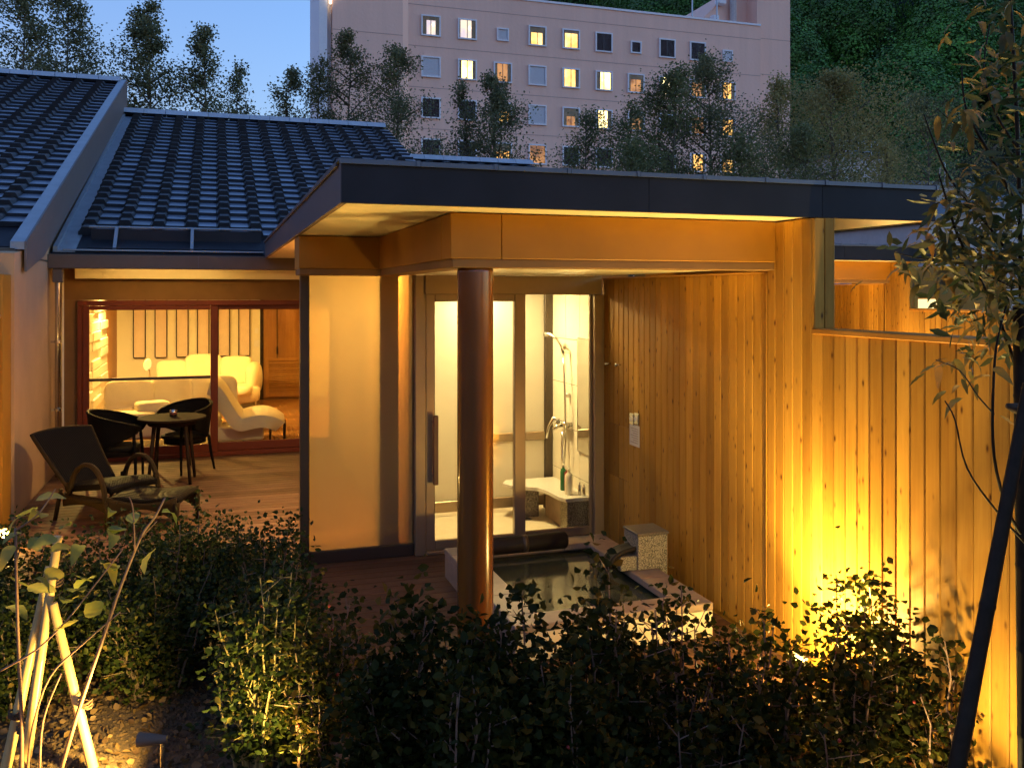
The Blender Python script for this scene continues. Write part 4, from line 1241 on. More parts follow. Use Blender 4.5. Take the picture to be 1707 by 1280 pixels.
# ------------------------------------------------------------------ hotel
HYY = 64.0
ht = thing('hotel', (26, HYY, GZ), 'salmon pink hotel block with rows of square windows', 'hotel')
HX0, HXS, HX1, HX2, HT = 6.83, 12.73, 42.9, 46.15, 24.2
wall = obj('facade', MB().box(HXS, HX1, HYY, HYY + 14, GZ, HT), M['hotel'], ht)
obj('stair_tower', MB().box(HX0 + .9, HXS, HYY - .5, HYY + 14, GZ, 33), M['hotel'], ht)
obj('corner_pilaster', MB().box(HX0, HX0 + .55, HYY - .4, HYY + 6, GZ, 33).box(HX0 + .55, HX0 + .9, HYY + .3, HYY + 6, GZ, 33), M['hotelframe'], ht)
obj('chamfer', MB().prism([(HXS, HYY - .5), (HXS + .5, HYY - .002), (HXS, HYY - .002)], 'z', GZ, 33), M['hotel'], ht)
obj('end_wing', MB().box(HX1, HX2, HYY + .5, HYY + 14, GZ, 27.6), M['hotel'], ht)
pr = MB().prism([(HX1 - 4.5, HT + .1), (HX1 + .1, HT + .1), (HX1 + .1, 28.0), (HX1 - 1.2, 28.0), (HX1 - 4.5, HT + .6)], 'y', HYY + 2.0, HYY + 12)
obj('roof_house', pr, M['hotel'], ht)
obj('parapet_cap', MB().box(HXS, HX1, HYY - .08, HYY + .35, HT, HT + .16), M['hotelframe'], ht)
obj('parapet_cap', MB().box(HX1, HX2 + .05, HYY + .42, HYY + .9, 27.6, 27.75), M['hotelframe'], ht)
for k in range(8):
    z = HT - 1.15 - k * 3.0
    obj('floor_joint', MB().box(HXS + .5, HX1, HYY - .012, HYY + .01, z, z + .05), M['joint'], ht)
    obj('floor_joint', MB().box(HX1 + .01, HX2, HYY + .488, HYY + .51, z + .3, z + .35), M['joint'], ht)
    obj('floor_joint', MB().box(HX0 + .9, HXS, HYY - .512, HYY - .49, z + .5, z + .55), M['joint'], ht)
for px, top in ((1154, -30), (1195, -40)):
    p = at(px, 30, HYY + 1)
    obj('aerial', MB().tube([(p.x, HYY + 1, HT), (p.x, HYY + 1, HT + 5)], .07, 6), M['galv'], ht)
obj('vent_stack', MB().tube([(41.3, HYY + 1.6, HT + .1), (41.3, HYY + 1.6, HT + 4)], .28, 10), M['concrete'], ht)
obj('vent_box', MB().cbox(39.7, 40.5, HYY + 1.3, HYY + 1.9, HT + 2.0, HT + 2.6, .05).cbox(39.2, 39.8, HYY + 1.3, HYY + 1.9, HT + .2, HT + 1.0, .05), M['hotelframe'], ht)
p = at(541, 4, HYY - .5)
obj('wall_lamp', MB().lathe([(.08, -.5), (.12, 0), (.08, .5)], (HX0 + .75, HYY - .55, p.z + .4), 12), emit('hotel_wall_lamp', (1, .85, .6), 1.6), ht)
def litmat(name, hi, lo, s, sc_=1.2):
    m, nt, bs, out = mat_new(name)
    v = coords(nt, (1, 1, 1))
    c = ramp(nt, noise(nt, v, sc_, 2), [(.35, lo), (.62, hi)])
    nt.links.new(c, bs.inputs['Emission Color'])
    bs.inputs['Base Color'].default_value = (.1, .08, .05, 1)
    bs.inputs['Emission Strength'].default_value = s * LK
    return m
LM = {'w': litmat('lit_room_warm', (1, .66, .22), (.75, .36, .08), 1.25), 'p': litmat('lit_room_pale', (1, .80, .58), (.62, .5, .66), .62), 'b': litmat('lit_room_bright', (1, .80, .36), (.95, .58, .16), 1.9),
      'd': litmat('lit_room_dim', (.36, .16, .05), (.12, .05, .02), 1.0), 'o': litmat('lit_room_amber', (1, .55, .13), (.55, .22, .04), 1.1)}
rows = ['ppswwKsKKs', 'BbdBwbdbdo', 'KKoBdbdKdo', 'KKoDKKKKoo', 'KKKKKKKKKK']
for r_ in range(5):
    for c_ in range(10):
        k = rows[r_][c_]
        cx, cz = 14.9 + 2.76 * c_, 21.6 - 3.0 * r_
        hw, hh = (.62, .66)
        if k == 's':
            hw, hh, cz = .36, .38, cz - .15
        if r_ == 0 and c_ in (2, 9): k = 'B'
        if r_ == 0 and c_ == 6: k = 'K'
        f = .105
        fr = MB()
        for (a, b, c, d) in ((cx - hw - f, cx - hw, cz - hh - f, cz + hh + f), (cx + hw, cx + hw + f, cz - hh - f, cz + hh + f), (cx - hw, cx + hw, cz + hh, cz + hh + f), (cx - hw, cx + hw, cz - hh - f, cz - hh)):
            fr.box(a, b, HYY - .13, HYY - .001, c, d)
        w = obj('window', fr, M['hotelframe'], ht)
        bm = M['shutter'] if k == 'K' else M['blind'] if k == 'B' else LM['d'] if k == 'D' else LM[k]
        obj('room_glow' if k in LM or k == 'D' else 'curtain', MB().box(cx - hw, cx + hw, HYY - .035, HYY - .004, cz - hh, cz + hh), bm, w)
        if k in 'wbdpKo' and hw > .5:
            obj('mullion', MB().box(cx - .025, cx + .025, HYY - .06, HYY - .036, cz - hh, cz + hh), M['barge'], w)
        if k in 'bwdop' and hw > .5:
            hr = random.Random(r_ * 10 + c_)
            for sgn in (-1, 1):
                cw = hr.uniform(.06, .34)
                e0, e1 = (cx - hw, cx - hw + cw) if sgn < 0 else (cx + hw - cw, cx + hw)
                obj('curtain', MB().box(e0, e1, HYY - .05, HYY - .037, cz - hh, cz + hh), M['drape'], w)
            if hr.random() < .45:
                obj('blind', MB().box(cx - hw + .01, cx + hw - .01, HYY - .062, HYY - .052, cz + hh - hr.uniform(.15, .6), cz + hh), M['drape'], w)
        if k in 'bp':
            obj('room_lamp', MB().lathe([(.03, -.16), (.11, 0), (.03, .16)], (cx + .18, HYY - .05, cz + .1), 8), emit('room_lamp_glow', (1, .82, .5), 1.6), w)
        obj('pane', MB().box(cx - hw, cx + hw, HYY - .075, HYY - .07, cz - hh, cz + hh), M['farglass'], w)

# ------------------------------------------------------------------ wooded hill
def hz(X, Y):
    s = 1 / (1 + np.exp(-(X - 40 - .12 * (Y - 120)) / 8.0))
    a = np.clip((Y - 72 + .55 * (X - 48)) / 95.0, 0, 1)
    return GZ - .5 + s * (72 * a ** .85 + .28 * np.clip(X - 60, 0, 200) * a)
xs = np.linspace(-20, 330, 70); ys = np.linspace(60, 330, 55)
XX, YY = np.meshgrid(xs, ys)
ZZ = hz(XX, YY)
V = np.stack([XX, YY, ZZ], -1).reshape(-1, 3)
idx = np.arange(len(V)).reshape(len(ys), len(xs))
Fq = np.stack([idx[:-1, :-1], idx[:-1, 1:], idx[1:, 1:], idx[1:, :-1]], -1).reshape(-1, 4)
hill = link('hill', np_mesh('hill', V, Fq, plain('hill_undergrowth', (.025, .035, .02), .95, var=.3, nscale=.2)))
tag(hill, 'steep dark hillside rising behind the hotel', kind='structure')
Vs, Fs, Ts = [], [], []
nb = 0
cnt = 0
tries = 0
while cnt < 170 and tries < 9000:
    tries += 1
    X = rng.uniform(30, 190); Y = rng.uniform(70, 215)
    # keep what the camera can see
    d = X * SN + Y * CS; u = (X * CS - Y * SN) / d
    px = CX + u * F_PX
    z = float(hz(X, Y))
    if z < 1.0 or not (860 < px < 1780): continue
    py = HY - (z + 7 - EYE) / d * F_PX
    if py < -90 or (px < 1300 and py > 60): continue
    r = rng.uniform(2.8, 5.2)
    h = rng.uniform(6, 11)
    n = int(190 * r * r)
    n = min(n, 5200)
    th = rng.uniform(0, 2 * np.pi, n); cz = rng.uniform(-1, 1, n); rad = rng.uniform(.72, 1.08, n)
    lump = 1 + .20 * np.sin(3 * th + cnt) * np.cos(4 * cz + cnt * 2) + .10 * np.sin(7 * th + 2 * cnt) * np.cos(9 * cz + cnt)
    q = np.sqrt(1 - cz ** 2)
    C = np.stack([X + r * rad * lump * q * np.cos(th), Y + r * rad * lump * q * np.sin(th), z + h * .62 + r * 1.15 * rad * lump * cz], -1)
    nr_ = np.stack([q * np.cos(th), q * np.sin(th), cz * .9 + .35], -1) + rng.normal(0, .28, (n, 3))
    V, Fc = leaves_np(C, rng.uniform(.18, .40, n), .9, .1, N=nr_, quad=True)
    Vs.append(V); Fs.append(Fc + nb); nb += len(V)
    tone = np.clip(rng.beta(1.6, 4.2) * .85 + (0.5 if (rng.random() < .12 or (1470 < px < 1660 and rng.random() < .4)) else 0), 0, 1)  # lifted tones paint floodlit patches into the crown colour
    Ts.append(np.full(len(V), tone) + np.repeat(rng.normal(0, .05, n), 4))
    cnt += 1
me = np_mesh('hill_forest', np.concatenate(Vs), np.concatenate(Fs), M['forest'])
at_ = me.attributes.new('tone', 'FLOAT', 'POINT')
at_.data.foreach_set('value', np.clip(np.concatenate(Ts), 0, 1).astype(np.float32))
tag(link('hill_forest', me), 'dark green wood covering the hillside behind the hotel', 'forest', kind='stuff')

# ------------------------------------------------------------------ trees behind the roofs
def tree(px, top, half, d, mat, label, n=3200, leaf=.13, base=0.18, bushy=1.0, seed=0, slim=1.2):
    r = np.random.default_rng(seed + int(px) * 3 + 11)
    p = atd(px, top, d)
    H = p.z - GZ
    Wd = half / F_PX * d
    t = thing('tree', (p.x, p.y, GZ), label, 'tree', 'young trees behind the villa roofs')
    lean = r.normal(0, .02, 2)
    tr = []
    for k in range(9):
        f = k / 8
        tr.append((p.x + lean[0] * H * f + .06 * math.sin(f * 7 + seed), p.y + lean[1] * H * f, GZ + H * .97 * f))
    trunk = MB().tube(tr, [max(.012, .10 * (1 - .93 * k / 8)) for k in range(9)], 7)
    clumps = []
    nbr = 46
    for k in range(nbr):
        f = base + (1 - base) * (k + r.random()) / nbr
        prof = min(1, ((1 - f) * slim) ** .75) * (0.55 + .45 * min(1, (f - base) / .15 + .3))
        a = r.uniform(0, 2 * math.pi)
        L = Wd * prof * r.uniform(.45, 1.08) + .1
        b0 = Vector((p.x + lean[0] * H * f, p.y + lean[1] * H * f, GZ + H * .97 * f))
        e = b0 + Vector((math.cos(a) * L, math.sin(a) * L, L * r.uniform(.35, .9)))
        if e.z > p.z: e.z = p.z - r.random() * .3
        trunk.tube([b0, (b0 + e) / 2 + Vector((0, 0, .06 * L)), e], [.034, .02, .008], 4, cap=False)
        for q in (.45, .7, .9, 1.05):
            clumps.append(((b0.lerp(e, q)), L))
    obj('trunk', trunk, M['bark'], t)
    cc = np.array([c for c, _ in clumps])
    sp_ = np.array([.10 + .16 * min(1.5, L) for _, L in clumps]) * bushy
    ii = r.integers(0, len(cc), n)
    C = cc[ii] + r.normal(size=(n, 3)) * sp_[ii][:, None]
    V, Fc = leaves_np(C - np.array(W[t]), r.uniform(.6, 1.25, n) * leaf, .8, .0, .2, r, quad=True)
    o = link('crown', np_mesh('crown', V, Fc, M[mat]), t)
    o['kind'] = 'stuff'
    W[o] = W[t]
TREES = [
    (40, -70, 70, 24, 'birch', 'dark leafy tree at the left border above the ridge', 4200),
    (115, -40, 75, 26, 'birch', 'broad dark tree above the left villa ridge', 4600),
    (262, 0, 66, 25, 'birch', 'tall pointed dark tree left of centre against the sky', 5200),
    (338, 28, 50, 25, 'birch', 'slender dark tree right beside the tall pointed one', 3000),
    (385, 95, 30, 27, 'birch', 'short dark tree at the right foot of slender tree', 1500),
    (468, 95, 52, 30, 'birch', 'thin open birch against the sky left of the hotel', 2600),
    (522, 86, 28, 30, 'birch', 'narrow birch overlapping the hotel corner', 1500),
    (575, 42, 58, 30, 'birch', 'tall birch in front of the hotel stair tower', 4200),
    (658, 70, 58, 30, 'birch', 'birch before the first column of hotel windows', 4200),
    (782, 128, 34, 28, 'birch', 'lean birch below the second column of hotel windows', 1500),
    (832, 122, 56, 28, 'birch', 'dense birch in front of the third hotel window column', 4200),
    (738, 222, 22, 26, 'birch', 'small birch top poking above the low roof', 500),
    (985, 178, 42, 30, 'green', 'grey green tree left of the big tree group', 2400),
    (1035, 172, 44, 31, 'green', 'pale green tree before the middle hotel windows', 2400),
    (1112, 112, 58, 27, 'green', 'large grey green tree in front of the hotel', 4800),
    (1190, 84, 74, 28, 'birch', 'tallest dark tree in front of the right hotel windows', 5200),
    (1300, 130, 48, 30, 'olive', 'olive brown tree overlapping the hotel end wing', 3400),
    (1400, 118, 82, 31, 'olive', 'broad olive brown tree before the hillside', 6500),
    (1345, 205, 50, 27, 'green', 'low dark green tree between two olive brown trees', 2400),
    (1480, 228, 40, 30, 'olive', 'short olive tree behind the end of the porch roof', 1400),
    (1055, 235, 60, 25, 'green', 'low leafy tree just above the porch fascia', 2000),
    (1235, 225, 50, 25, 'green', 'low dark tree right of the tallest tree', 1800),
    (1545, 150, 80, 40, 'green', 'big dark green tree at the foot of the hillside', 5200),
]
for k, a in enumerate(TREES):
    tree(a[0], a[1], a[2] * (1.75 if a[0] < 480 else 2.1), *a[3:6], n=int(a[6] * 4.4), leaf=.078, seed=k, slim=1.75 if a[4] in ('olive', 'green') else 1.4, base=.12, bushy=1.15 if a[4] in ('olive', 'green') else .95)

# ------------------------------------------------------------------ near shrubs
def shrub(name, x, y, w, dpt, h, n, label, mat='shrub', leaf=.036, stems=14, hips=10, seed=0, group='rose shrubs along the deck', bare=.30, stemmat='stem', tuft=.07, flat=0.0, ztop=None):
    r = np.random.default_rng(seed + 100)
    t = thing(name, (x, y, GZ), label, 'shrub', group)
    o0 = np.array([x, y, GZ])
    st_ = MB()
    C = []
    tips = []
    for k in range(stems):
        a = r.uniform(0, 2 * math.pi); q = math.sqrt(r.random())
        ex, ey = x + math.cos(a) * q * w, y + math.sin(a) * q * dpt
        hh = h * (1 - .25 * q * (1 - flat)) * (r.uniform(.62, 1.05) if r.random() < .85 else r.uniform(1.08, 1.2))
        bx, by = x + (ex - x) * .35 + r.normal(0, .02), y + (ey - y) * .35 + r.normal(0, .02)
        pts = []
        for i in range(7):
            f = i / 6
            pts.append(Vector((bx + (ex - bx) * f ** 1.3 + r.normal(0, .012) * (i > 0), by + (ey - by) * f ** 1.3 + r.normal(0, .012) * (i > 0), GZ + hh * f)))
        st_.tube(pts, [.009 * (1 - .7 * i / 6) for i in range(7)], 5, cap=False)
        tips.append(pts[-1])
        # side twigs carrying the leaves
        for j in range(9):
            f = bare + (1 - bare) * (j + r.random()) / 9
            i = min(5, int(f * 6)); b = pts[i].lerp(pts[i + 1], f * 6 - i)
            L = (.06 + .12 * r.random()) * (1.2 - .5 * f)
            e = b + Vector((r.normal(), r.normal(), r.normal(.5, .5))).normalized() * L
            st_.tube([b, e], [.003, .0015], 3, cap=False)
            C += [b.lerp(e, r.random()) for _ in range(2)] + [e, e]
        C += [pts[-1], pts[-1], pts[-2].lerp(pts[-1], .5)]
    obj('stems', st_, M[stemmat], t)
    C = np.array(C)
    ii = r.integers(0, len(C), n)
    P = C[ii] + r.normal(size=(n, 3)) * tuft * r.uniform(.4, 1.1, (n, 1))
    P[:, 2] = np.maximum(P[:, 2], GZ + .02)
    V, Fc = leaves_np(P - o0, r.uniform(.65, 1.3, n) * leaf, .68, .15, .22, r)
    o = link('foliage', np_mesh('foliage', V, Fc, M[mat]), t); o['kind'] = 'stuff'; W[o] = W[t]
    for k in range(hips):
        c = C[r.integers(0, len(C))] + r.normal(size=3) * .03
        obj('rose_hip', MB().lathe([(.003, -.008), (.007, -.003), (.007, .003), (.003, .008)], c, 8), M['hip'], t, True)
    return t

def front(px, top, half, Y, n, label, seed, **kw):
    p = at(px, top, Y)
    d = p.x * SN + p.y * CS
    shrub('rose_shrub', p.x, Y, half / F_PX * d, min(.28, half / F_PX * d), p.z - GZ, n, label, seed=seed, **kw)
FR = [
    (655, 1005, 78, 3.30, 3600, 'dark rose shrub at the left end of the front row'),
    (775, 1022, 62, 3.35, 2600, 'rose shrub standing right in front of the brown column'),
    (885, 1008, 85, 3.30, 3600, 'dense rose shrub just right of the brown column'),
    (1000, 985, 78, 3.35, 3000, 'rose shrub in front of the near edge of the bath'),
    (1130, 978, 72, 3.45, 1100, 'leggy rose shrub before the bright front of the bath'),
    (1255, 1005, 82, 3.40, 2000, 'dark rose shrub hiding the fence spotlight'),
    (1390, 968, 80, 3.30, 1900, 'backlit rose shrub before the brightest part of the fence'),
    (1478, 955, 55, 3.35, 1000, 'tall thin rose shrub before the long fence'),
    (1570, 1030, 60, 3.10, 520, 'sparse arching rose shrub at the right of the row'),
    (730, 1120, 90, 2.95, 3000, 'low dark rose shrub below the brown column'),
    (950, 1130, 110, 2.95, 4200, 'low dark rose shrub at the bottom centre'),
    (1180, 1190, 110, 2.95, 1500, 'low dark rose shrub at the bottom right of centre'),
    (1390, 1200, 95, 2.9, 1300, 'low rose shrub at the bottom below the fence glow'),
]
for k, a in enumerate(FR):
    front(a[0], a[1] + (4 if k in (3, 4) else 6), a[2] * 1.1, a[3], int(a[4] * (1.95 if k < 4 or k > 8 else 1.5)), a[5], k, leaf=.038, tuft=.055, stems=26 if k < 6 else (8 if k in (7, 8) else 18), bare=.34 if k in (4, 6, 7, 8) else .22, hips=4)
HD = [
    (-1.35, 6.35, .42, .45, .78, 4200, 'hedge shrub behind the bamboo tripod at the left'),
    (-.72, 6.45, .42, .45, .80, 4600, 'hedge shrub below the rattan footstool'),
    (-.12, 6.40, .42, .50, .86, 5200, 'rounded hedge shrub, tallest left of the frosted screen'),
    (.28, 6.15, .32, .45, .82, 4200, 'hedge shrub touching the corner of the deck'),
    (-.35, 5.75, .42, .30, .62, 3600, 'low hedge shrub in the middle of the bed'),
    (-1.05, 5.8, .45, .28, .60, 3600, 'low hedge shrub between tripod and tall hedge'),
    (.30, 5.35, .26, .35, .85, 3200, 'dark hedge shrub along the left edge of the deck'),
]
for k, (x, y, w, dp_, h, n, lb) in enumerate(HD):
    shrub('hedge_shrub', x, y, w, dp_, h, int(n * 1.35), lb, 'hedge', .034, 26, 0, 40 + k, 'hedge shrubs beside the deck', .12, 'bark', .075, .7)
shrub('rose_shrub', .22, 4.62, .30, .26, 1.00, 3000, 'rose shrub lit from below at the lower left', 'hedge', .036, 24, 8, 71, None, .10, 'twig', .05)
shrub('rose_shrub', .47, 4.35, .22, .24, .98, 2400, 'dark rose shrub beside the shrub lit from below', 'shrub', .036, 16, 6, 72, None, .2, 'stem', .06)

# yellow-green ground cover at the foot of the fence, leaf litter on the soil
def scatter(name, n, fx, leaf, mat, label, cat, up, seed):
    r = np.random.default_rng(seed)
    P = fx(r, n)
    V, Fc = leaves_np(P, r.uniform(.6, 1.3, n) * leaf, .5 if up > .3 else .75, up, .15, r)
    tag(link(name, np_mesh(name, V, Fc, M[mat])), label, cat, kind='stuff')
def gc(r, n):
    return np.stack([r.uniform(2.35, 3.0, n), r.uniform(1.6, 3.35, n), GZ + .02 + .30 * r.random(n) ** 1.6], -1)
scatter('ground_cover', 2600, gc, .06, 'grass', 'feathery yellow green plants at the foot of the fence', 'plants', .9, 5)
def lit(r, n):
    return np.stack([r.uniform(-1.6, 1.0, n), r.uniform(3.6, 6.2, n), np.full(n, GZ + .006) + .012 * r.random(n)], -1)
scatter('leaf_litter', 2600, lit, .045, 'litter', 'dry fallen leaves strewn over the dark soil', 'leaves', -.15, 6)
r = np.random.default_rng(9)
cl_ = MB()
for k in range(3200):
    c = (r.uniform(-1.5, .6), r.uniform(4.2, 6.0), GZ + .002); s_ = r.uniform(.004, .015)
    cl_.lathe([(s_ * .6, -s_ * .3), (s_, .2 * s_), (s_ * .5, s_ * .8)], c, 5)
tag(obj('soil_clods', cl_, M['soil']), 'crumbly clods of bare soil round the bamboo tripod', 'soil', kind='stuff')

# ------------------------------------------------------------------ bamboo tripod and staked sapling at the lower left
tp_ = thing('bamboo_tripod', (-.8, 4.95, GZ), 'pale bamboo tripod lashed with rope, supporting the sapling', 'tripod')
def pole(p0, p1, r0, r1, mat, parent, nodes=True):
    p0, p1 = Vector(p0), Vector(p1)
    pts, rad = [], []
    L = (p1 - p0).length
    nn = max(2, int(L / .27))
    for k in range(nn):
        for f, e in ((0.0, 1.0), (.03, 1.0), (.06, .99), (.92, .985), (.955, 1.07), (.985, 1.0)):
            t = (k + f) / nn
            pts.append(p0.lerp(p1, t)); rad.append((r0 + (r1 - r0) * t) * e)
    pts.append(p1); rad.append(r1)
    return obj('pole', MB().tube(pts, rad, 14), M[mat], parent, True)
pole(atz(8, 1288, GZ), atd(83, 945, 4.62), .027, .022, 'bamboo', tp_)
pole(atz(38, 1300, GZ), atd(97, 893, 4.55), .026, .021, 'bamboo', tp_)
pole(atz(157, 1288, GZ), atd(88, 1005, 4.50), .026, .021, 'bamboo', tp_)
for (px, py, d, rr_) in ((88, 968, 4.56, .045), (26, 1190, 4.50, .03), (40, 1215, 4.46, .03), (143, 1172, 4.46, .028)):
    c = atd(px, py, d)
    m = MB()
    for k in range(3):
        pts = [c + Vector((math.cos(a) * rr_, math.sin(a) * rr_, (k - 1) * .013 + .006 * math.sin(a * 2 + k))) for a in np.linspace(0, 2 * math.pi, 13)]
        m.tube(pts, .006, 5)
    obj('rope_tie', m, M['rope'], tp_, True)

def leaf_mesh(name, mat, L=1.0, wd=.5, curl=.12, tip=.35, n=7):
    """one leaf with midrib fold and drooping tip, along +x"""
    v, f = [], []
    for i in range(n + 1):
        t = i / n
        hw = wd * .5 * (math.sin(math.pi * t ** .8) ** .8 if 0 < t < 1 else 0.012)
        zz_ = curl * math.sin(t * 2.2) - tip * t * t
        for s_ in (-1, -.5, 0, .5, 1):
            v.append((t * L, hw * s_, zz_ + .18 * hw * abs(s_) + .02 * math.sin(t * 19) * abs(s_)))
    for i in range(n):
        for k in range(4):
            f.append((i * 5 + k, i * 5 + k + 1, i * 5 + 5 + k + 1, i * 5 + 5 + k))
    return mesh_of(name, MB().add(v, f), M[mat], True)

sp_ = thing('sapling', tuple(atz(100, 1290, GZ)), 'thin stemmed sapling with large yellowing leaves beside bamboo tripod', 'sapling')
def stem(pts, r0, r1, mat, parent, name='stem'):
    P = [atd(*q) for q in pts]
    # smooth the hand-laid points
    out = []
    for i in range(len(P) - 1):
        a, b, c, d = P[max(i - 1, 0)], P[i], P[i + 1], P[min(i + 2, len(P) - 1)]
        for k in range(4):
            t = k / 4
            out.append(.5 * ((2 * b) + (c - a) * t + (2 * a - 5 * b + 4 * c - d) * t * t + (3 * b - a - 3 * c + d) * t ** 3))
    out.append(P[-1])
    return obj(name, MB().tube(out, [r0 + (r1 - r0) * i / (len(out) - 1) for i in range(len(out))], 7), M[mat], parent, True)
stem([(36, 1290, 4.35), (36, 1194, 4.35), (30, 1060, 4.3), (26, 880, 4.3)], .011, .006, 'stem', sp_)
stem([(100, 1290, 4.4), (131, 1184, 4.35), (179, 1043, 4.3), (199, 984, 4.3), (235, 895, 4.28), (258, 862, 4.25), (275, 830, 4.25)], .011, .004, 'stem', sp_)
stem([(45, 1290, 4.4), (55, 1210, 4.35), (83, 1128, 4.3), (137, 1074, 4.25), (200, 1020, 4.2)], .008, .003, 'stem', sp_)
stem([(0, 1118, 4.2), (60, 1083, 4.2), (110, 1035, 4.2), (150, 985, 4.2), (205, 915, 4.2)], .005, .003, 'stem', sp_)
stem([(26, 885, 4.3), (60, 860, 4.25), (80, 835, 4.25), (92, 815, 4.25)], .005, .0025, 'stem', sp_)
stem([(66, 1290, 4.3), (72, 1200, 4.3), (102, 1122, 4.28)], .006, .004, 'stem', sp_)
stem([(225, 920, 4.28), (222, 850, 4.25), (215, 828, 4.25)], .004, .002, 'stem', sp_)
stem([(232, 900, 4.28), (262, 868, 4.2)], .003, .002, 'stem', sp_)
SL = [leaf_mesh('leaf', 'sapleaf', 1, .62, .1, .3), leaf_mesh('leaf', 'sapleaf', 1, .5, .2, .7), leaf_mesh('leaf', 'sapleaf', 1, .7, -.05, -.1)]
rr = random.Random(12)
LV = [(150, 140), (110, 205), (75, 200), (300, 245), (210, 360), (40, 465), (245, 300), (462, 285), (535, 265), (665, 345), (690, 190), (335, 650), (310, 530), (375, 555), (430, 620), (490, 440), (430, 410), (315, 455), (270, 578), (150, 470), (135, 320), (95, 275), (175, 215), (320, 345), (520, 255), (470, 190), (120, 500), (28, 590), (345, 330), (560, 190), (400, 470), (60, 330), (255, 430), (180, 300)]
for k, (zx, zy) in enumerate(LV):
    p = atd(zx / 2.56, 780 + zy / 2.56, 4.15 + rr.random() * .3)
    s_ = rr.uniform(.09, .155)
    o = shared('leaf', SL[k % 3], sp_, p, Euler((rr.uniform(-.7, .7), rr.uniform(-.3, .5), rr.uniform(0, 6.28))))
    o.scale = (s_, s_, s_)

# ------------------------------------------------------------------ staked tree at the right border
stk = thing('tree_stake', tuple(atd(1585, 1330, 2.55)), 'dark timber stake leaning across the lower right corner', 'stake')
pole(atd(1572, 1400, 2.50), atd(1716, 640, 2.78), .025, .019, 'pole', stk)
stv = thing('tree_post', tuple(atd(1704, 1330, 2.9)), 'dark upright timber post at the right border', 'stake')
pole(atd(1712, 1500, 2.95), atd(1700, 512, 2.95), .024, .022, 'pole', stv)
obj('rope_tie', MB().tube([atd(1707, 683, 2.88), atd(1690, 680, 2.86), atd(1678, 676, 2.86)], [.02, .016, .008], 8), M['rope'], stv, True)

tr = thing('autumn_tree', tuple(atd(1706, 1500, 3.0)), 'young tree with yellowing leaflets at the right border', 'tree')
BR = [
    ([(1709, 1500, 3.0), (1706, 900, 3.0), (1703, 560, 3.0), (1699, 300, 3.0), (1690, 100, 3.0), (1680, -60, 3.0)], .011, .005),
    ([(1703, 640, 3.0), (1660, 520, 2.95), (1600, 400, 2.9), (1580, 340, 2.88), (1565, 290, 2.85)], .007, .0025),
    ([(1700, 350, 3.0), (1640, 240, 2.95), (1610, 180, 2.95), (1603, 110, 2.95)], .007, .002),
    ([(1703, 450, 3.0), (1650, 380, 3.0), (1585, 300, 3.05), (1556, 235, 3.05), (1540, 190, 3.05)], .006, .002),
    ([(1709, 900, 2.95), (1680, 850, 2.9), (1657, 760, 2.85), (1656, 640, 2.85), (1664, 560, 2.85), (1690, 470, 2.9)], .006, .003),
    ([(1709, 905, 2.8), (1660, 850, 2.78), (1612, 780, 2.76), (1592, 700, 2.76), (1575, 668, 2.76)], .004, .002),
    ([(1657, 690, 2.85), (1630, 660, 2.84), (1600, 618, 2.83), (1560, 600, 2.83)], .003, .0015),
    ([(1690, 480, 2.98), (1600, 440, 2.93), (1530, 430, 2.9), (1490, 420, 2.9)], .004, .0015),
    ([(1698, 250, 3.0), (1660, 190, 3.0), (1640, 120, 3.0), (1650, 40, 3.0)], .005, .002),
    ([(1640, 240, 2.95), (1590, 205, 2.93), (1560, 180, 2.92)], .003, .001),
    ([(1560, 340, 2.88), (1590, 335, 2.86), (1640, 360, 2.86)], .003, .001),
]
for q, a, b in BR:
    stem(q, a, b, 'pole', tr, 'branch')
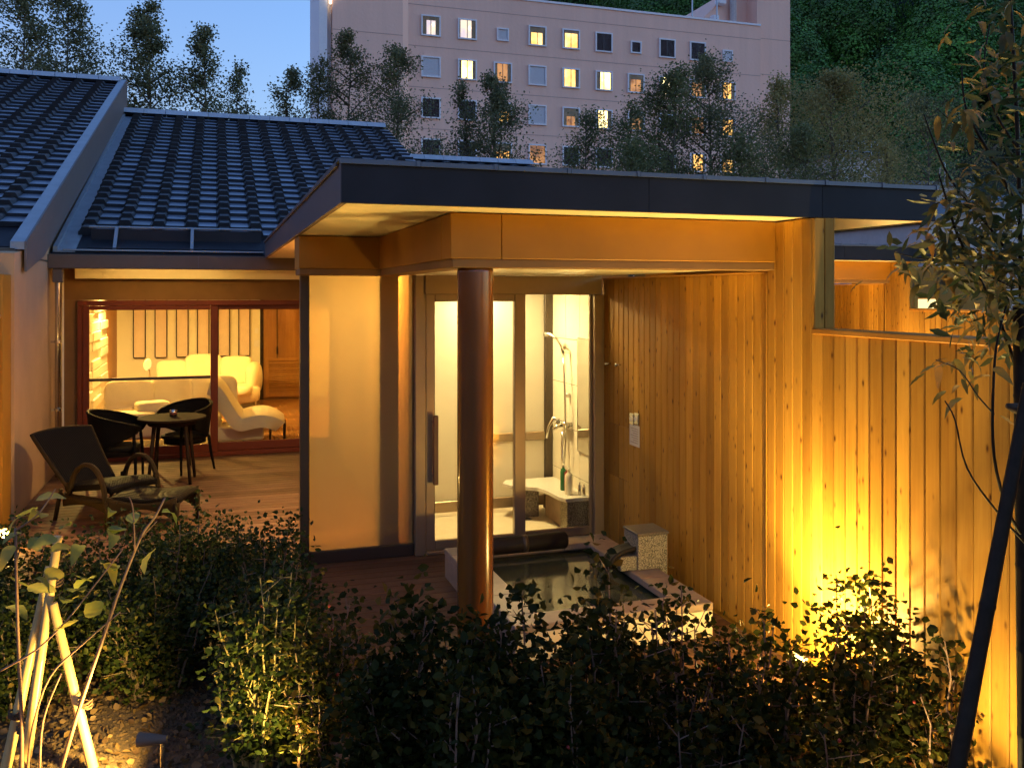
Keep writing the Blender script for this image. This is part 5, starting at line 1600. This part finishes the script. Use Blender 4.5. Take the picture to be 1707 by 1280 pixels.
TLm = [leaf_mesh('leaf', 'tawny', 1, .27, .1, .35), leaf_mesh('leaf', 'tawny', 1, .31, .18, .6), leaf_mesh('leaf', 'tawny', 1, .24, .05, .15)]
rr = random.Random(5)
CLU = [(1640, 470, 70, 40), (1600, 430, 55, 26), (1600, 400, 40, 20), (1660, 540, 50, 26), (1690, 440, 40, 20), (1560, 440, 26, 8), (1620, 330, 34, 13), (1650, 370, 50, 18),
       (1520, 440, 30, 10), (1640, 320, 30, 8), (1605, 205, 26, 9), (1600, 190, 20, 5), (1670, 30, 48, 20), (1690, 100, 35, 13), (1680, 160, 35, 10), (1655, 120, 30, 8), (1590, 150, 14, 3), (1640, 285, 40, 10), (1690, 250, 34, 10),
       (1590, 600, 34, 14), (1610, 640, 34, 8), (1640, 690, 18, 6), (1575, 675, 14, 4), (1600, 745, 14, 4), (1615, 590, 30, 8), (1700, 340, 30, 10), (1700, 20, 30, 8)]
spots = []
for cx, cy, s_, n in CLU:
    for _ in range(n):
        spots.append((rr.gauss(cx, s_ * .8), rr.gauss(cy, s_ * .62), rr.uniform(2.72, 3.08)))
for k, (px, py, d) in enumerate(spots[:300]):
    p = atd(px, py, d)
    s_ = rr.uniform(.05, .095)
    o = shared('leaf', TLm[k % 3], tr, p, Euler((rr.uniform(-.6, .6), rr.uniform(.0, 1.0), rr.uniform(0, 6.28))))
    o.scale = (s_, s_, s_)
r = np.random.default_rng(77)
C = []
for k in range(760):
    cx, cy, s_, n = CLU[rr.choice([0, 0, 0, 1, 1, 2, 3, 3, 4, 4, 7, 7, 12, 13, 14, 17, 18, 25, 6])]
    C.append(tuple(atd(rr.gauss(cx, s_ * .85), rr.gauss(cy, s_ * .65), rr.uniform(2.75, 3.15)) - W[tr]))
V, Fc = leaves_np(np.array(C), r.uniform(.045, .085, len(C)), .30, -.1, .15, r)
o = link('foliage', np_mesh('foliage', V, Fc, leafmat('autumn_tree_inner_leaf', [(0, (.035, .05, .016)), (.6, (.07, .08, .024)), (1, (.13, .10, .03))], .45)), tr); o['kind'] = 'stuff'
